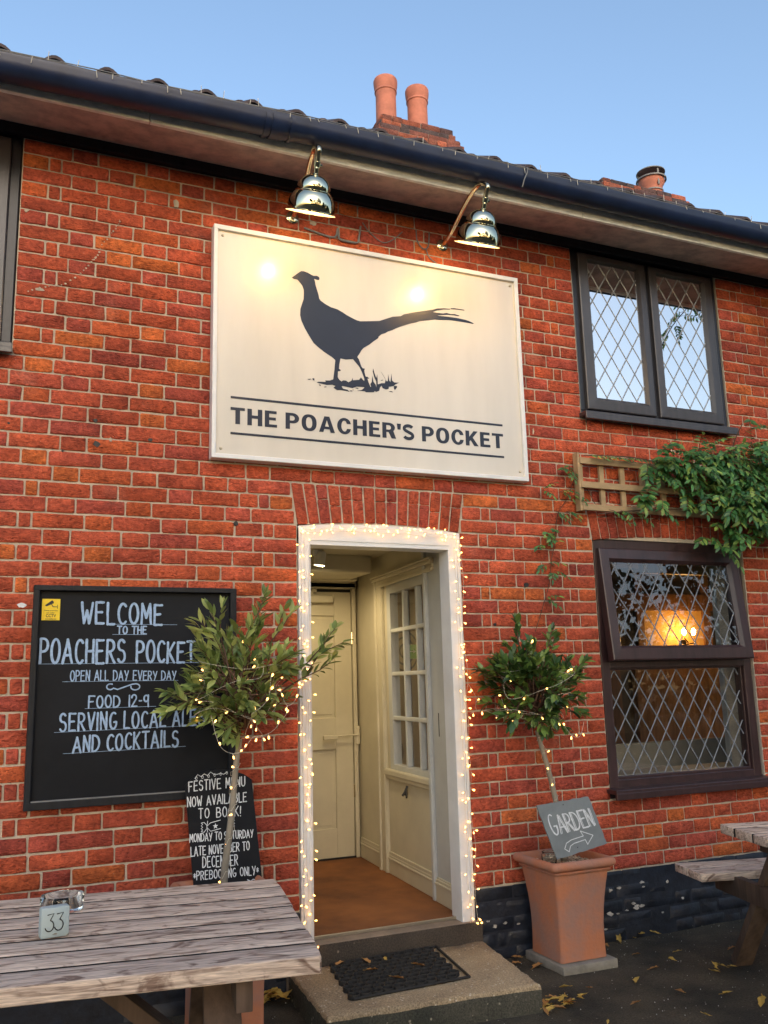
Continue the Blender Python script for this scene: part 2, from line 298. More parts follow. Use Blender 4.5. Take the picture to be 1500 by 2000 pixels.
# ---------------------------------------------------------------- brickwork
BR=[(.74*q[0]*1.24+.26*.55,.74*q[1]*1.56+.26*.115,.74*q[2]*1.56+.26*.06) for q in ((.46,.070,.030),(.43,.066,.034),(.40,.062,.038),(.33,.050,.038),(.49,.085,.028),(.53,.110,.028),(.41,.064,.036),(.44,.068,.034),(.45,.072,.036),(.37,.056,.040),(.45,.072,.034),(.43,.068,.034))]
class Wall(MB):
    def brick(s,x0,x1,z0,z1,col=None,y=0,front=-.0065,back=.004,quad=None):
        c=col or random.choice(BR); f=random.uniform(.84,1.14); c=tuple(q*f for q in c)
        j=.0035 if x1-x0>.05 else .002
        # outline with slightly rounded, irregular corners
        r=random.uniform(.003,.008); W=x1-x0; H=z1-z0
        def lerp(a,b):
            if quad:
                (ax,az),(bx,bz),(cx,cz),(dx,dz)=quad
                return ((ax*(1-a)+bx*a)*(1-b)+(dx*(1-a)+cx*a)*b,(az*(1-a)+bz*a)*(1-b)+(dz*(1-a)+cz*a)*b)
            return (x0+W*a,z0+H*b)
        a=r/W;b=r/H
        pts=[(a,0),(.33,0),(.66,0),(1-a,0),(1-a*.3,b*.3),(1,b),(1,1-b),(1-a*.3,1-b*.3),(1-a,1),(.66,1),(.33,1),(a,1),(a*.3,1-b*.3),(0,1-b),(0,b),(a*.3,b*.3)]
        ring=[lerp(*p) for p in pts]; ring=[(x+random.uniform(-j,j)*.5,z+random.uniform(-j,j)*.5) for x,z in ring]
        cx=sum(p[0] for p in ring)/16;cz=sum(p[1] for p in ring)/16
        ins=lambda d:[(cx+(x-cx)*(1-d/max(W,.05)*2),cz+(z-cz)*(1-d/max(H,.05)*2)) for x,z in ring]
        fr=y+front+random.uniform(-.0015,.0015); ty=random.uniform(-.002,.002)
        n=16;o=len(s.v)
        for (x,z) in ring: s.v.append((x,y+back,z))
        for (x,z) in ring: s.v.append((x,fr+.003+ty*(z-cz)/max(H,.03),z))
        for (x,z) in ins(.0028): s.v.append((x,fr+ty*(z-cz)/max(H,.03),z))
        for g in(0,n):
            for i in range(n): s.f.append((o+g+i,o+g+(i+1)%n,o+g+n+(i+1)%n,o+g+n+i))
        s.f.append(tuple(o+2*n+i for i in range(n)))
        s.c+=[c]*(3*n)
    def course(s,k,x0,x1,jl,jr,z0,z1,**kw):   # one course between x0 and x1; jl/jr say whether that end is a jamb
        A=(k%2==0); g=.0092; jt=[]
        if jl: jt+= [x0+.124,x0+.183] if A else [x0+.232]
        if jr: jt+= [x1-.124,x1-.183] if A else [x1-.232]
        lo=max([x0]+[q for q in jt if q<(x0+x1)/2]) if jl else x0
        hi=min([x1]+[q for q in jt if q>(x0+x1)/2]) if jr else x1
        base=(.059 if A else .232)+(x0 if jl else 0); n0=int((x0-base)/.356)-2; cur=[]
        for n in range(n0,n0+60):
            for q in (base+.356*n+random.uniform(-.006,.006),base+.124+.356*n+random.uniform(-.006,.006)):
                if lo+.07<q<hi-.07: cur.append(q)
        js=sorted(set([x0,x1]+jt+cur)); js=[q for i,q in enumerate(js) if x0<=q<=x1]
        for a,b in zip(js,js[1:]):
            if b-a<.03: continue
            s.brick(a+g/2,b-g/2,z0+g/2+random.uniform(-.001,.001),z1-g/2+random.uniform(-.001,.001),**kw)
ZT=4.03
def zk(k): return ZT-.075*k
# ================================================================ THE BUILDING
pub=thing('pub_building','red brick two storey pub with black gutter, leaded windows and lit doorway','building',(1.9,0,0))
ZD=2.2  # door opening springing
XL,XR=-2.4,6.6
def darch(x,x0,x1,zs,rise): t=(x-x0)/(x1-x0); return zs+rise*4*t*(1-t)
openings=[(-1.2,0.0,2.995,4.3),(3.232,4.432,2.995,4.3),(3.25,4.43,.735,2.235),(1.40,2.345,-.1,2.235),(-1.25,-.06,.735,2.235)]
def blocked(z0,z1):
    zm=(z0+z1)/2; r=[(a,b) for a,b,c,d in openings if c<zm<d]
    t_=(zm-2.19)/.265; e_=.036*min(1,max(0,t_))+.002
    if 2.235<zm<2.455: r+=[(1.40-e_,2.345+e_)]
    if 2.235<zm<2.455: r+=[(3.25-e_,4.43+e_),(-1.25-e_,-.06+e_)]
    return sorted(r)
w=Wall(); pl=Wall(); pl2=Wall()
for k in range(-2,54):
    z1=zk(k); z0=zk(k+1)
    if z0<-.03: break
    cur=XL; spans=[]
    for a,b in blocked(z0,z1):
        spans.append((cur,a,cur>XL,True)); cur=b
    spans.append((cur,XR,cur>XL,False))
    for a,b,jl,jr in spans:
        if b-a<.1: continue
        if k>=49: (pl if a<1.3 else pl2).course(k,a,b,jl,jr,z0,z1)
        else: w.course(k,a,b,jl,jr,z0,z1)
# arches: tapered voussoirs
def arch(x0,x1,zb,rise,ztop,n,spread):
    for i in range(n):
        u0=i/n;u1=(i+1)/n; g=.005
        xb0=x0+(x1-x0)*u0+g;xb1=x0+(x1-x0)*u1-g
        xt0=x0-spread+(x1-x0+2*spread)*u0+g; xt1=x0-spread+(x1-x0+2*spread)*u1-g
        zb0=darch(xb0,x0,x1,zb,rise);zb1=darch(xb1,x0,x1,zb,rise); j=random.uniform(-.003,.003)
        sp=random.choice([None,.62,.62,.45])
        def q(a,b):
            L=lambda p,q_,t:p+(q_-p)*t
            return [(L(xb0,xt0,a),L(zb0,ztop,a)),(L(xb1,xt1,a),L(zb1,ztop,a)),(L(xb1,xt1,b),L(zb1,ztop,b)),(L(xb0,xt0,b),L(zb0,ztop,b))]
        c=random.choice(BR[:4]+BR[6:])
        parts=[(0,.985)] if sp is None else [(0,sp-.01),(sp+.01,.985)]
        for a,b in parts:
            Q=q(a,b); w.brick(min(p[0] for p in Q),max(p[0] for p in Q),Q[0][1],Q[2][1],col=c,quad=Q,front=-.0075)
arch(1.40,2.345,2.231,.026,2.452,15,.036)
arch(3.25,4.43,2.225,.035,2.452,18,.036)
arch(-1.25,-.06,2.225,.035,2.452,18,.036)
wall=w.build('wall',M['brick'],pub,cols=w.c,autos=50)
# plinth colours: black paint
pl.build('plinth',M['black_paint'],pub,autos=50); pl_o=pl2.build('plinth',M['black_paint'],pub,autos=50)
# mortar backing with reveals
mo=MB(); xs=sorted(set([XL,XR]+[q for o in openings for q in o[:2]])); zs=sorted(set([-.4,4.30]+[q for o in openings for q in o[2:]]))
def inop(x,z): return any(a<x<b and c<z<d for a,b,c,d in openings)
for i in range(len(xs)-1):
    for j in range(len(zs)-1):
        a,b,c,d=xs[i],xs[i+1],zs[j],zs[j+1]
        if inop((a+b)/2,(c+d)/2): continue
        mo.add([(a,.001,c),(b,.001,c),(b,.001,d),(a,.001,d)],[(0,1,2,3)])
        mo.add([(a,.26,c),(b,.26,c),(b,.26,d),(a,.26,d)],[(0,1,2,3)])
for a,b,c,d in openings:
    mo.add([(a,.001,c),(a,.26,c),(a,.26,d),(a,.001,d)],[(0,1,2,3)]); mo.add([(b,.001,c),(b,.26,c),(b,.26,d),(b,.001,d)],[(0,1,2,3)])
    mo.add([(a,.001,c),(b,.001,c),(b,.26,c),(a,.26,c)],[(0,1,2,3)]); mo.add([(a,.001,d),(b,.001,d),(b,.26,d),(a,.26,d)],[(0,1,2,3)])
mor=mo.build('mortar',M['mortar'],wall,fix=False)
# painted-over joints of the plinth plus chips where the paint is gone
pm=MB()
for a,b in ((XL,1.40),(2.345,XR)): pm.add([(a,-.0060,-.4),(b,-.0060,-.4),(b,-.0060,.349),(a,-.0060,.349)],[(0,1,2,3)])
pmo=pm.build('painted_joints',M['black_paint'],pl_o,fix=False)
for cx,cz,r in ((3.2,.255,.016),(3.26,.262,.012),(3.42,.275,.012),(3.43,.25,.009),(3.19,.135,.018),(3.24,.13,.008),(3.35,.17,.012),(3.37,.15,.02),(3.41,.152,.016),(3.6,.26,.012),(3.3,.14,.01),(2.52,.17,.012),(2.46,.16,.014),(2.6,.155,.01),(2.42,.19,.01),(3.7,.16,.01),(3.55,.1,.008),(3.15,.06,.01)):
    ch=MB(); n=9; pts=[(cx+math.cos(2*PI*i/n)*r*random.uniform(.5,1.5),cz+math.sin(2*PI*i/n)*r*random.uniform(.3,.8)) for i in range(n)]
    ch.prism(pts,-.0095,-.004); ch.build('bare_mortar_patch',M['chip'],pl_o)
hb_=[(.387,2.691,.010),(.647,2.617,.011),(.004,2.641,.006),(.244,2.529,.006),(1.077,2.22,.013),(.396,2.575,.016),(2.763,1.944,.016),(2.545,1.719,.009)]
for x_,z_,r_ in hb_:
    b_=MB(); n_=9; b_.prism([(x_+math.cos(2*PI*i/n_)*r_*random.uniform(.8,1.2),z_+math.sin(2*PI*i/n_)*r_*random.uniform(.7,1.1)) for i in range(n_)],-.0105,-.004); b_.build('drilled_hole',M['black'],wall)
def dab(x_,z_,rx,rz,m,nm):
    b_=MB(); n_=11; b_.prism([(x_+math.cos(2*PI*i/n_)*rx*random.uniform(.6,1.2),z_+math.sin(2*PI*i/n_)*rz*random.uniform(.6,1.2)) for i in range(n_)],-.0108,-.004); b_.build(nm,m,wall)
dab(.10,1.80,.020,.011,M['chalk_white'],'filler_dab')
sc_=[(.049,3.299),(.103,3.324),(.16,3.344),(.218,3.364),(.275,3.416),(.309,3.457),(.344,3.513),(.36,3.527),(.374,3.57),(.406,3.634),(.439,3.683),(.458,3.726),(.474,3.76)]
b_=MB()
for p_,q_ in zip(sc_,sc_[1:]):
    for t_ in (.15,.5,.85):
        x_=p_[0]+(q_[0]-p_[0])*t_+random.uniform(-.004,.004); z_=p_[1]+(q_[1]-p_[1])*t_+random.uniform(-.004,.004); r_=random.uniform(.0025,.006)
        b_.prism([(x_+math.cos(2*PI*i/6)*r_,z_+math.sin(2*PI*i/6)*r_*.8) for i in range(6)],-.0102,-.004)
b_.build('old_creeper_scar',M['mortar'],wall)['kind']='stuff'
for x_,z_,rx,rz in ((2.872,2.862,.006,.022),(.11,3.32,.03,.008),(1.50,3.94,.02,.016),(.46,2.60,.008,.012),(.75,3.90,.02,.025),(.03,3.72,.012,.01)): dab(x_,z_,rx,rz,M['mortar'],'mortar_splash')
# ---- eaves: soffit, fascia, gutter
e=MB(); e.add([(XL,.0,4.165),(XR,.0,4.165),(XR,-.372,4.098),(XL,-.372,4.098)],[(0,1,2,3)]); e.add([(XL,.0,4.19),(XR,.0,4.19),(XR,-.372,4.12),(XL,-.372,4.12)],[(3,2,1,0)])
for x in (.42,2.9,4.6): pass
e.build('soffit',M['soffit'],pub,fix=False)
e=MB(); e.box(XL,XR,-.040,-.004,4.105,4.160,.003); e.build('wall_plate_board',M['board_frame'],pub)  # black strip along the top of the wall below the soffit
e=MB(); xx=XL
for x in (.55,3.05,XR): e.box(xx+.002,x-.002,-.394,-.372,4.080,4.255,.002); xx=x
fa=e.build('fascia',M['fascia'],pub)
g=MB()
def sag(x): return -.036*max(0,min(2.2,(1.6-x)/1.7))
def gutter_prof(r,c=(-.464,4.188)): return [(c[0]+r*math.cos(a),c[1]+r*math.sin(a)) for a in [PI+PI*i/14 for i in range(15)]]
po=gutter_prof(.072); pi=gutter_prof(.067); prof=po+[(po[-1][0],4.200),(pi[-1][0],4.200)]+pi[::-1]+[(pi[0][0],4.205),(po[0][0]-.003,4.207),(po[0][0]-.003,4.196)]
for xa,xb in ((XL,-.1),(-.1,1.6),(1.6,XR)):
    n=len(prof); g.add([(xa,y,z) for y,z in prof]+[(xb,y,z) for y,z in prof],[(i,(i+1)%n,(i+1)%n+n,i+n) for i in range(n)])
g.v=[(x,y,z+sag(x)) for x,y,z in g.v]; gut=g.build('gutter',M['gutter'],pub,autos=35)
for gx in (1.16,5.1):
    g=MB(); o2=gutter_prof(.079); i2=gutter_prof(.073); pr=o2+i2[::-1]; n=len(pr)
    for xa,xb in ((gx-.075,gx-.055),(gx+.055,gx+.075),(gx-.04,gx+.04)): g.add([(xa,y,z) for y,z in pr]+[(xb,y,z) for y,z in pr],[tuple(range(n)),tuple(range(2*n-1,n-1,-1))]+[(i,(i+1)%n,(i+1)%n+n,i+n) for i in range(n)])
    g.v=[(x,y,z+sag(x)) for x,y,z in g.v]; g.build('gutter_joint',M['gutter'],gut,autos=35)
g=MB(); g.tube([(2.62,-.542,4.21),(2.60,-.55,4.16),(2.585,-.545,4.10)],.005,6); 
# ---- roof: pantiles
rf=MB(); P=.232; sl=.66; rows=13; ga=.30; y0=-.46; zr=4.238
def pz(x):
    t=((x-.113)/P)%1.0; d=min(t,1-t)
    return .046*max(0,math.cos(min(1,d/.27)*PI/2)) - .012*math.sin(PI*max(0,(d-.27)/.23)) if d<.5 else 0
nx=int((XR-XL)/P*12); xsr=[XL+(XR-XL)*i/nx for i in range(nx+1)]
cs=1/math.sqrt(1+sl*sl); sn=sl*cs
for r_ in range(rows):
    a=r_*ga; b=(r_+1)*ga+.05
    def pt(x,d,lift): return (x,y0+d*cs-lift*sn*.0,zr+d*sn+lift+pz(x))
    o=len(rf.v)
    for x in xsr: rf.v+= [pt(x,a,.0),pt(x,a,.016),pt(x,b,.0)]
    for i in range(nx):
        q=o+i*3; rf.f+=[(q,q+3,q+4,q+1),(q+1,q+4,q+5,q+2)]
rf.v=[(x,y,z+sag(x)) for x,y,z in rf.v]; roof=rf.build('roof',M['tile'],pub,fix=False,autos=40)
rb=MB(); ridgey=y0+rows*ga*cs; ridgez=zr+rows*ga*sn
rb.tube([(XL,ridgey,ridgez+.01),(XR,ridgey,ridgez+.01)],.11,12); rb.build('ridge_tiles',M['tile'],roof,autos=40)
rb=MB(); rb.add([(XL,ridgey,ridgez),(XR,ridgey,ridgez),(XR,ridgey+3,ridgez-2.2),(XL,ridgey+3,ridgez-2.2)],[(0,1,2,3)]); rb.build('rear_slope',M['tile'],roof,fix=False)
# ---- chimneys
def chimney(x0,x1,y0_,y1_,ztop,pots,courses,col=None):
    c=Wall(); lay=[]
    for i,d in enumerate(courses):
        z1=ztop-.075*i; z0=z1-.075
        def face(a0,a1,fn):
            x=a0
            while x<a1-.02:
                wd=random.choice([.225,.112,.225]); e_=min(a1,x+wd)
                if a1-e_<.05: e_=a1
                fn(x+.004,e_-.004,z0+.005,z1-.005); x=e_
        cc=lambda: random.choice([(.20,.075,.06),(.12,.07,.07),(.10,.075,.08),(.42,.13,.08),(.24,.09,.07)]) 
        face(x0-d,x1+d,lambda a,b,p,q:c.brick(a,b,p,q,col=cc(),y=y0_-d,front=-.008*random.uniform(.3,2)))
        # side faces
        for sx,xx_ in ((-1,x0-d),(1,x1+d)):
            t0=len(c.v); y=y0_-d
            while y<y1_+d-.02:
                e_=min(y1_+d,y+random.choice([.225,.112])); 
                if y1_+d-e_<.05: e_=y1_+d
                vs=len(c.v); c.brick(y+.004,e_-.004,z0+.005,z1-.005,col=cc(),y=0)
                for i_ in range(vs,len(c.v)):
                    vx,vy,vz=c.v[i_]; c.v[i_]=(xx_+(-1 if sx>0 else 1)*vy,vx,vz)
                y=e_
        lay.append((x0-d+.006,x1+d-.006,y0_-d+.006,y1_+d-.006,z0-.002*(i+1)%.004,z1-.001*(i+1)))
    ob=c.build('chimney',M['brick'],roof,cols=c.c,autos=50)
    core=MB()
    for i,(a,b,c_,d_,p,q) in enumerate(lay): core.box(a,b,c_,d_,ztop-.075*(i+1),ztop-.075*i-(.004 if i==0 else 0))
    core.build('mortar_core',M['mortar2'],ob)
    return ob
M['mortar2']=mat('sooty_mortar',(.30,.26,.22),.95,var=.3,scale=14,bump=.4)
c1=chimney(3.44,4.27,3.3,3.95,7.28,None,[0.0,.02,.055,.085,.05,.02,0,0,0,0,0,0])
def potlathe(x,y,z,h,r): 
    p=MB(); p.lathe([(r*1.0,0),(r*.97,h*.3),(r*.96,h*.70),(r*.98,h*.755),(r*1.06,h*.765),(r*1.06,h*.79),(r*1.02,h*.80),(r*1.10,h*.86),(r*1.14,h*.93),(r*1.14,h*.975),(r*1.08,h),(r*.9,h),(r*.86,h*.9),(r*.8,0)],Matrix.Translation((x,y,z)),32); return p
potlathe(3.60,3.55,7.22,.66,.115).build('chimney_pot',M['potclay'],c1,autos=35)
potlathe(3.98,3.55,7.20,.66,.115).build('chimney_pot',M['potclay'],c1,autos=35)
c2=chimney(6.25,7.48,3.3,3.9,7.17,None,[0.0,.03,.06,.03,0,0,0,0,0,0,0])
cp=MB(); px_,py_,pz_=7.20,3.55,7.17
cp.lathe([(.13,0),(.125,.1),(.13,.2),(.155,.24),(.16,.30),(.14,.30),(.12,.2),(.1,0)],Matrix.Translation((px_,py_,pz_)),28); cpo=cp.build('chimney_pot',M['potclay'],c2,autos=35)
cw=MB(); cw.lathe([(.001,.43),(.10,.425),(.175,.40),(.175,.39),(.001,.41)],Matrix.Translation((px_,py_,pz_)),28); cw.lathe([(.165,.285),(.185,.285),(.185,.30),(.165,.30)],Matrix.Translation((px_,py_,pz_)),28)
for a in (0.4,2.5,4.6): cw.box(px_+.15*math.cos(a)-.012,px_+.15*math.cos(a)+.012,py_+.15*math.sin(a)-.004,py_+.15*math.sin(a)+.004,pz_+.17,pz_+.40)
cw.lathe([(.134,.12),(.14,.12),(.14,.135),(.134,.135)],Matrix.Translation((px_,py_,pz_)),28)
cw.build('chimney_cowl',M['metal2'] if 'metal2' in M else M['cable'],c2,autos=35)
# ---- leaded windows
def rectframe(mb,x0,x1,z0,z1,y0,y1,wl,wr,wb,wt,b=.006):
    mb.box(x0,x1,y0,y1,z0,z0+wb,b); mb.box(x0,x1,y0,y1,z1-wt,z1,b)
    mb.box(x0,x0+wl,y0+.001,y1-.001,z0+wb-.002,z1-wt+.002,b); mb.box(x1-wr,x1,y0+.001,y1-.001,z0+wb-.002,z1-wt+.002,b)
def lattice(x0,x1,z0,z1,y,w_,h_,ox=0,oz=0,wd=.0040,curve=None):
    mb=MB(); dx,dz=w_,h_; L=math.hypot(dx,dz)
    for sgn in(1,-1):
        n=int(((x1-x0)+(z1-z0)*w_/h_)/w_)+4
        for i in range(-n,n+1):
            # line: x = x0+ox+ i*w + sgn*(z-z0-oz)*w/h
            pts=[]
            f=lambda z:x0+ox+i*w_+sgn*(z-z0-oz)*w_/h_
            g=lambda x:z0+oz+sgn*(x-x0-ox-i*w_)*h_/w_
            c=[]
            for z in(z0,z1):
                if x0<=f(z)<=x1: c.append((f(z),z))
            for x in(x0,x1):
                if z0<g(x)<z1: c.append((x,g(x)))
            if len(c)>=2:
                c.sort(key=lambda p:p[1]); a,b=c[0],c[-1]
                if math.dist(a,b)<.02: continue
                nx_,nz_=(b[1]-a[1]),-(b[0]-a[0]); l=math.hypot(nx_,nz_); nx_*=wd/l;nz_*=wd/l; yy=y-(.0006 if sgn>0 else 0)
                mb.add([(a[0]-nx_,yy,a[1]-nz_),(a[0]+nx_,yy,a[1]+nz_),(b[0]+nx_,yy,b[1]+nz_),(b[0]-nx_,yy,b[1]-nz_),(a[0],yy-.003,a[1]),(b[0],yy-.003,b[1])],[(0,4,5,3),(4,1,2,5)])
    return mb
def sashmesh(x0,x1,z0,z1,gx0,gx1,gz0,gz1,y,d=.05):
    # mitred sash with sloping inner faces
    mb=MB(); O=[(x0,z0),(x1,z0),(x1,z1),(x0,z1)]; G=[(gx0,gz0),(gx1,gz0),(gx1,gz1),(gx0,gz1)]
    I=[(g[0]+(o[0]-g[0])*.22,g[1]+(o[1]-g[1])*.22) for o,g in zip(O,G)]
    O2=[(g[0]+(o[0]-g[0])*.93,g[1]+(o[1]-g[1])*.93) for o,g in zip(O,G)]
    rings=[[(x,y+d,z) for x,z in O],[(x,y+.004,z) for x,z in O],[(x,y,z) for x,z in O2],[(x,y-.002,z) for x,z in I],[(x,y+.018,z) for x,z in G],[(x,y+d,z) for x,z in G]]
    o=len(mb.v)
    for r in rings: mb.v+=r
    for k in range(5):
        for i in range(4): mb.f.append((k*4+i,k*4+(i+1)%4,k*4+4+(i+1)%4,k*4+4+i))
    return mb
def upper_window(x0,lab):
    w_=thing_part('window',pub); 
    f=MB(); rectframe(f,x0+.004,x0+1.194,3.0,4.165,.010,.085,.05,.05,.04,.05); f.box(x0+.572,x0+.622,.012,.083,3.04,4.11,.004)
    F=f.build('frame',M['upvc3'],pub); 
    if lab: F['label']=lab
    F.name='window'
    s=MB(); s.box(x0-.02,x0+1.20,-.075,.03,2.985,3.012,.004); s.box(x0-.02,x0+1.20,-.076,-.060,2.962,2.99,.003); s.build('sill',M['upvc2'],F)
    for a,b,ga_,gb in ((x0+.048,x0+.580,x0+.134,x0+.516),(x0+.614,x0+1.146,x0+.685,x0+1.066)):
        if x0>0: gz0,gz1=3.13,4.042
        else: gz0,gz1=3.13,4.042
        sashmesh(a,b,3.045,4.09,ga_,gb,gz0,gz1,-.012).build('sash',M['upvc2'],F,fix=True)
        p=MB(); p.box(ga_-.005,gb+.005,.010,.014,gz0-.005,gz1+.005); p.build('pane',M['glass_up'],F)
        lattice(ga_,gb,gz0,gz1,.0095,.1165,.183,ox=.02,oz=.10).build('lead',M['lead'],F,fix=False)
    r=MB(); r.box(x0-.3,x0+1.5,.27,1.4,2.7,4.4); ro=r.build('dark_room',M['dark'],F)
def thing_part(n,p): return None
upper_window(3.236,None); upper_window(-1.198,None)
# lower right window
def lower_window(x0,detail):
    f=MB(); x1=x0+1.156
    f.box(x0,x0+.062,.012,.10,.79,2.235,.004); f.box(x1-.062,x1,.012,.10,.79,2.235,.004); f.box(x0+.06,x1-.06,.014,.098,.73,.835,.004); f.box(x0-.013,x1+.013,.016,.096,.73,.80,.004); f.box(x0+.06,x1-.06,.014,.098,1.465,1.535,.004); f.box(x0+.06,x1-.06,.014,.098,2.165,2.262,.004)
    f.box(x0-.012,x1+.012,.03,.11,2.16,2.262,.004)
    F=f.build('window',M['upvc'],pub)
    s=MB(); s.box(x0-.04,x1+.04,-.095,.03,.768,.792,.004); s.box(x0-.04,x1+.04,-.097,-.08,.738,.775,.003); s.build('sill',M['upvc'],F)
    gx0,gx1=x0+.075,x1-.078
    p=MB(); p.box(gx0-.02,gx1+.02,.052,.056,.828,1.47); p.build('pane',M['glass_low'],F)
    b=MB(); rectframe(b,gx0-.015,gx1+.015,.833,1.467,.030,.052,.012,.012,.018,.012,.004); b.build('bead',M['upvc'],F)
    lattice(gx0,gx1,.845,1.458,.0515,.117,.183,ox=.04,oz=.06,wd=.0045).build('lead',M['lead2'],F,fix=False)
    # top hung sash pushed open at the bottom
    hz=2.178; ang=R(-6.0)
    mx=Matrix.Translation((0,-.012,hz))@Matrix.Rotation(ang,4,'X')@Matrix.Translation((0,.012,-hz))
    def tr(mb):
        mb.v=[tuple(mx@Vector(v)) for v in mb.v]; return mb
    sx0,sx1,sz0,sz1=x0+.020,x1-.058,1.507,2.178; g0,g1,h0,h1=x0+.098,x1-.142,1.592,2.098
    S=tr(sashmesh(sx0,sx1,sz0,sz1,g0,g1,h0,h1,-.014,.055)).build('open_sash',M['upvc'],F,fix=True)
    p=MB(); p.box(g0-.004,g1+.004,.010,.014,h0-.004,h1+.004); tr(p).build('pane',M['glass_low'],F)
    tr(lattice(g0,g1,h0,h1,.0095,.117,.183,ox=.035,oz=.11,wd=.0045)).build('lead',M['lead2'],F,fix=False)
    return F
LW=lower_window(3.264,True); lower_window(-1.235,False)
# ---- the bar room seen through glass
rm=MB()
def quad(mb,a,b,c,d): mb.add([a,b,c,d],[(0,1,2,3)])
rx0,rx1,ry0,ry1=2.56,7.6,.262,3.3
quad(rm,(rx0,ry1,0),(rx1,ry1,0),(rx1,ry1,2.55),(rx0,ry1,2.55)); quad(rm,(rx1,ry0,0),(rx1,ry1,0),(rx1,ry1,2.55),(rx1,ry0,2.55))
quad(rm,(rx0,ry0,2.55),(rx1,ry0,2.55),(rx1,ry1,2.55),(rx0,ry1,2.55)); quad(rm,(rx0,1.95,0),(rx0,ry1,0),(rx0,ry1,2.55),(rx0,1.95,2.55))
M['brownwall']=mat('brown_room_wall',(.13,.085,.045),.7,var=.15)
rm.build('bar_room_walls',M['brownwall'],pub,fix=False)
fl=MB(); quad(fl,(rx0,ry0,.1),(rx1,ry0,.1),(rx1,ry1,.1),(rx0,ry1,.1)); fl.build('bar_room_floor',M['wood_in'],pub,fix=False)
al=MB(); al.box(6.30,7.10,3.272,3.292,1.45,2.1); al.build('lamp_alcove',M['ochre'],pub)
wd=MB()
wd.box(6.20,6.30,3.25,3.29,.1,2.50,.006); wd.box(7.10,7.22,3.25,3.29,.1,2.50,.006); wd.box(5.3,7.5,3.24,3.28,2.10,2.28,.006); wd.box(4.9,5.02,2.4,2.52,.1,2.5,.01); wd.box(3.9,5.9,3.20,3.29,.1,1.55,.01); wd.box(6.1,7.5,3.22,3.29,.1,1.50,.01); wd.box(5.3,5.42,3.17,3.28,1.0,2.2,.01)
wd.box(5.05,6.9,1.7,1.78,2.28,2.5,.01)
wd.build('bar_room_woodwork',M['wood_in'],pub)
wb=MB(); wb.box(3.5,5.8,.262,.50,.80,.83,.004); wb.box(3.3,5.6,.95,1.0,.72,.95,.006); M['dimboard']=mat('grey_beige_board',(.26,.25,.21),.6,var=.1); wb.build('window_board',M['dimboard'],pub)
cu=MB()
pts=[(4.62+.02*math.sin(i*1.3),.30+.03*math.cos(i*1.3)+.012*i) for i in range(18)]
for (a,b),(c,d) in zip(pts,pts[1:]): cu.add([(a,b,.85),(c,d,.85),(c,d,2.15),(a,b,2.15)],[(0,1,2,3)])
cu.build('curtain',M['greypaint'],pub,smooth=True,fix=False)
wl_=thing('wall_light','twin candle wall light glowing inside the bar behind the leaded window','lamp',(6.74,3.2,1.80))
b=MB(); b.lathe([(.001,0),(.05,.0),(.05,.012),(.001,.02)],Matrix.Translation((6.74,3.2,1.74))@Matrix.Rotation(PI/2,4,'X'),16); b.tube([(6.68,3.1,1.80),(6.69,3.06,1.75),(6.74,3.18,1.73),(6.80,3.06,1.75),(6.81,3.1,1.80)],.007,8); b.build('bracket',M['brass_dull'],wl_)
M['candle']=emit('candle_bulb',(1,.56,.18),60)
for x in(6.68,6.81):
    b=MB(); b.sphere((x,3.1,1.865),.022,12,8,(1,1,1.7)); b.build('candle_bulb',M['candle'],wl_,smooth=True)
# carved timber partition just inside the lobby window
m,t,bs=nt('ringed_timber'); N=t.nodes; tc=N.new('ShaderNodeTexCoord'); mp=N.new('ShaderNodeMapping'); mp.inputs['Scale'].default_value=(2.2,.01,1.7); link(t,tc.outputs['Object'],mp.inputs[0])
vo=N.new('ShaderNodeTexVoronoi'); vo.inputs['Scale'].default_value=1.0; link(t,mp.outputs[0],vo.inputs[0]); mm=N.new('ShaderNodeMath'); mm.operation='MULTIPLY'; mm.inputs[1].default_value=75; link(t,vo.outputs['Distance'],mm.inputs[0]); si=N.new('ShaderNodeMath'); si.operation='SINE'; link(t,mm.outputs[0],si.inputs[0])
lt=N.new('ShaderNodeMath'); lt.operation='LESS_THAN'; lt.inputs[1].default_value=.33; link(t,vo.outputs['Distance'],lt.inputs[0]); mu=N.new('ShaderNodeMath'); mu.operation='MULTIPLY'; link(t,si.outputs[0],mu.inputs[0]); link(t,lt.outputs[0],mu.inputs[1])
ra=N.new('ShaderNodeValToRGB'); ra.color_ramp.elements[0].position=.2; ra.color_ramp.elements[0].color=(.40,.25,.12,1); ra.color_ramp.elements[1].position=.8; ra.color_ramp.elements[1].color=(.10,.05,.025,1); link(t,mu.outputs[0],ra.inputs[0]); link(t,ra.outputs[0],bs.inputs['Base Color']); bs.inputs['Roughness'].default_value=.5
M['ring']=m
pt_=MB()
for i in range(6): pt_.box(2.62+i*.22,2.835+i*.22,2.2,2.24,.1,2.45,.006)
pt_.build('timber_partition',M['ring'],pub)
ex=thing('exit_sign','small green lit emergency sign seen through the lobby window','sign',(3.05,2.16,1.60))
b=MB(); b.box(3.0,3.12,2.15,2.195,1.60,1.71,.005); b.build('housing',M['green'],ex)
b=MB(); b.tube([(3.02,2.148,1.655),(3.06,2.148,1.655)],.005,6); b.prism([(3.06,1.64),(3.06,1.67),(3.08,1.655)],2.146,2.149); b.box(3.088,3.108,2.146,2.149,1.63,1.68); b.build('symbol',M['paper'],ex)
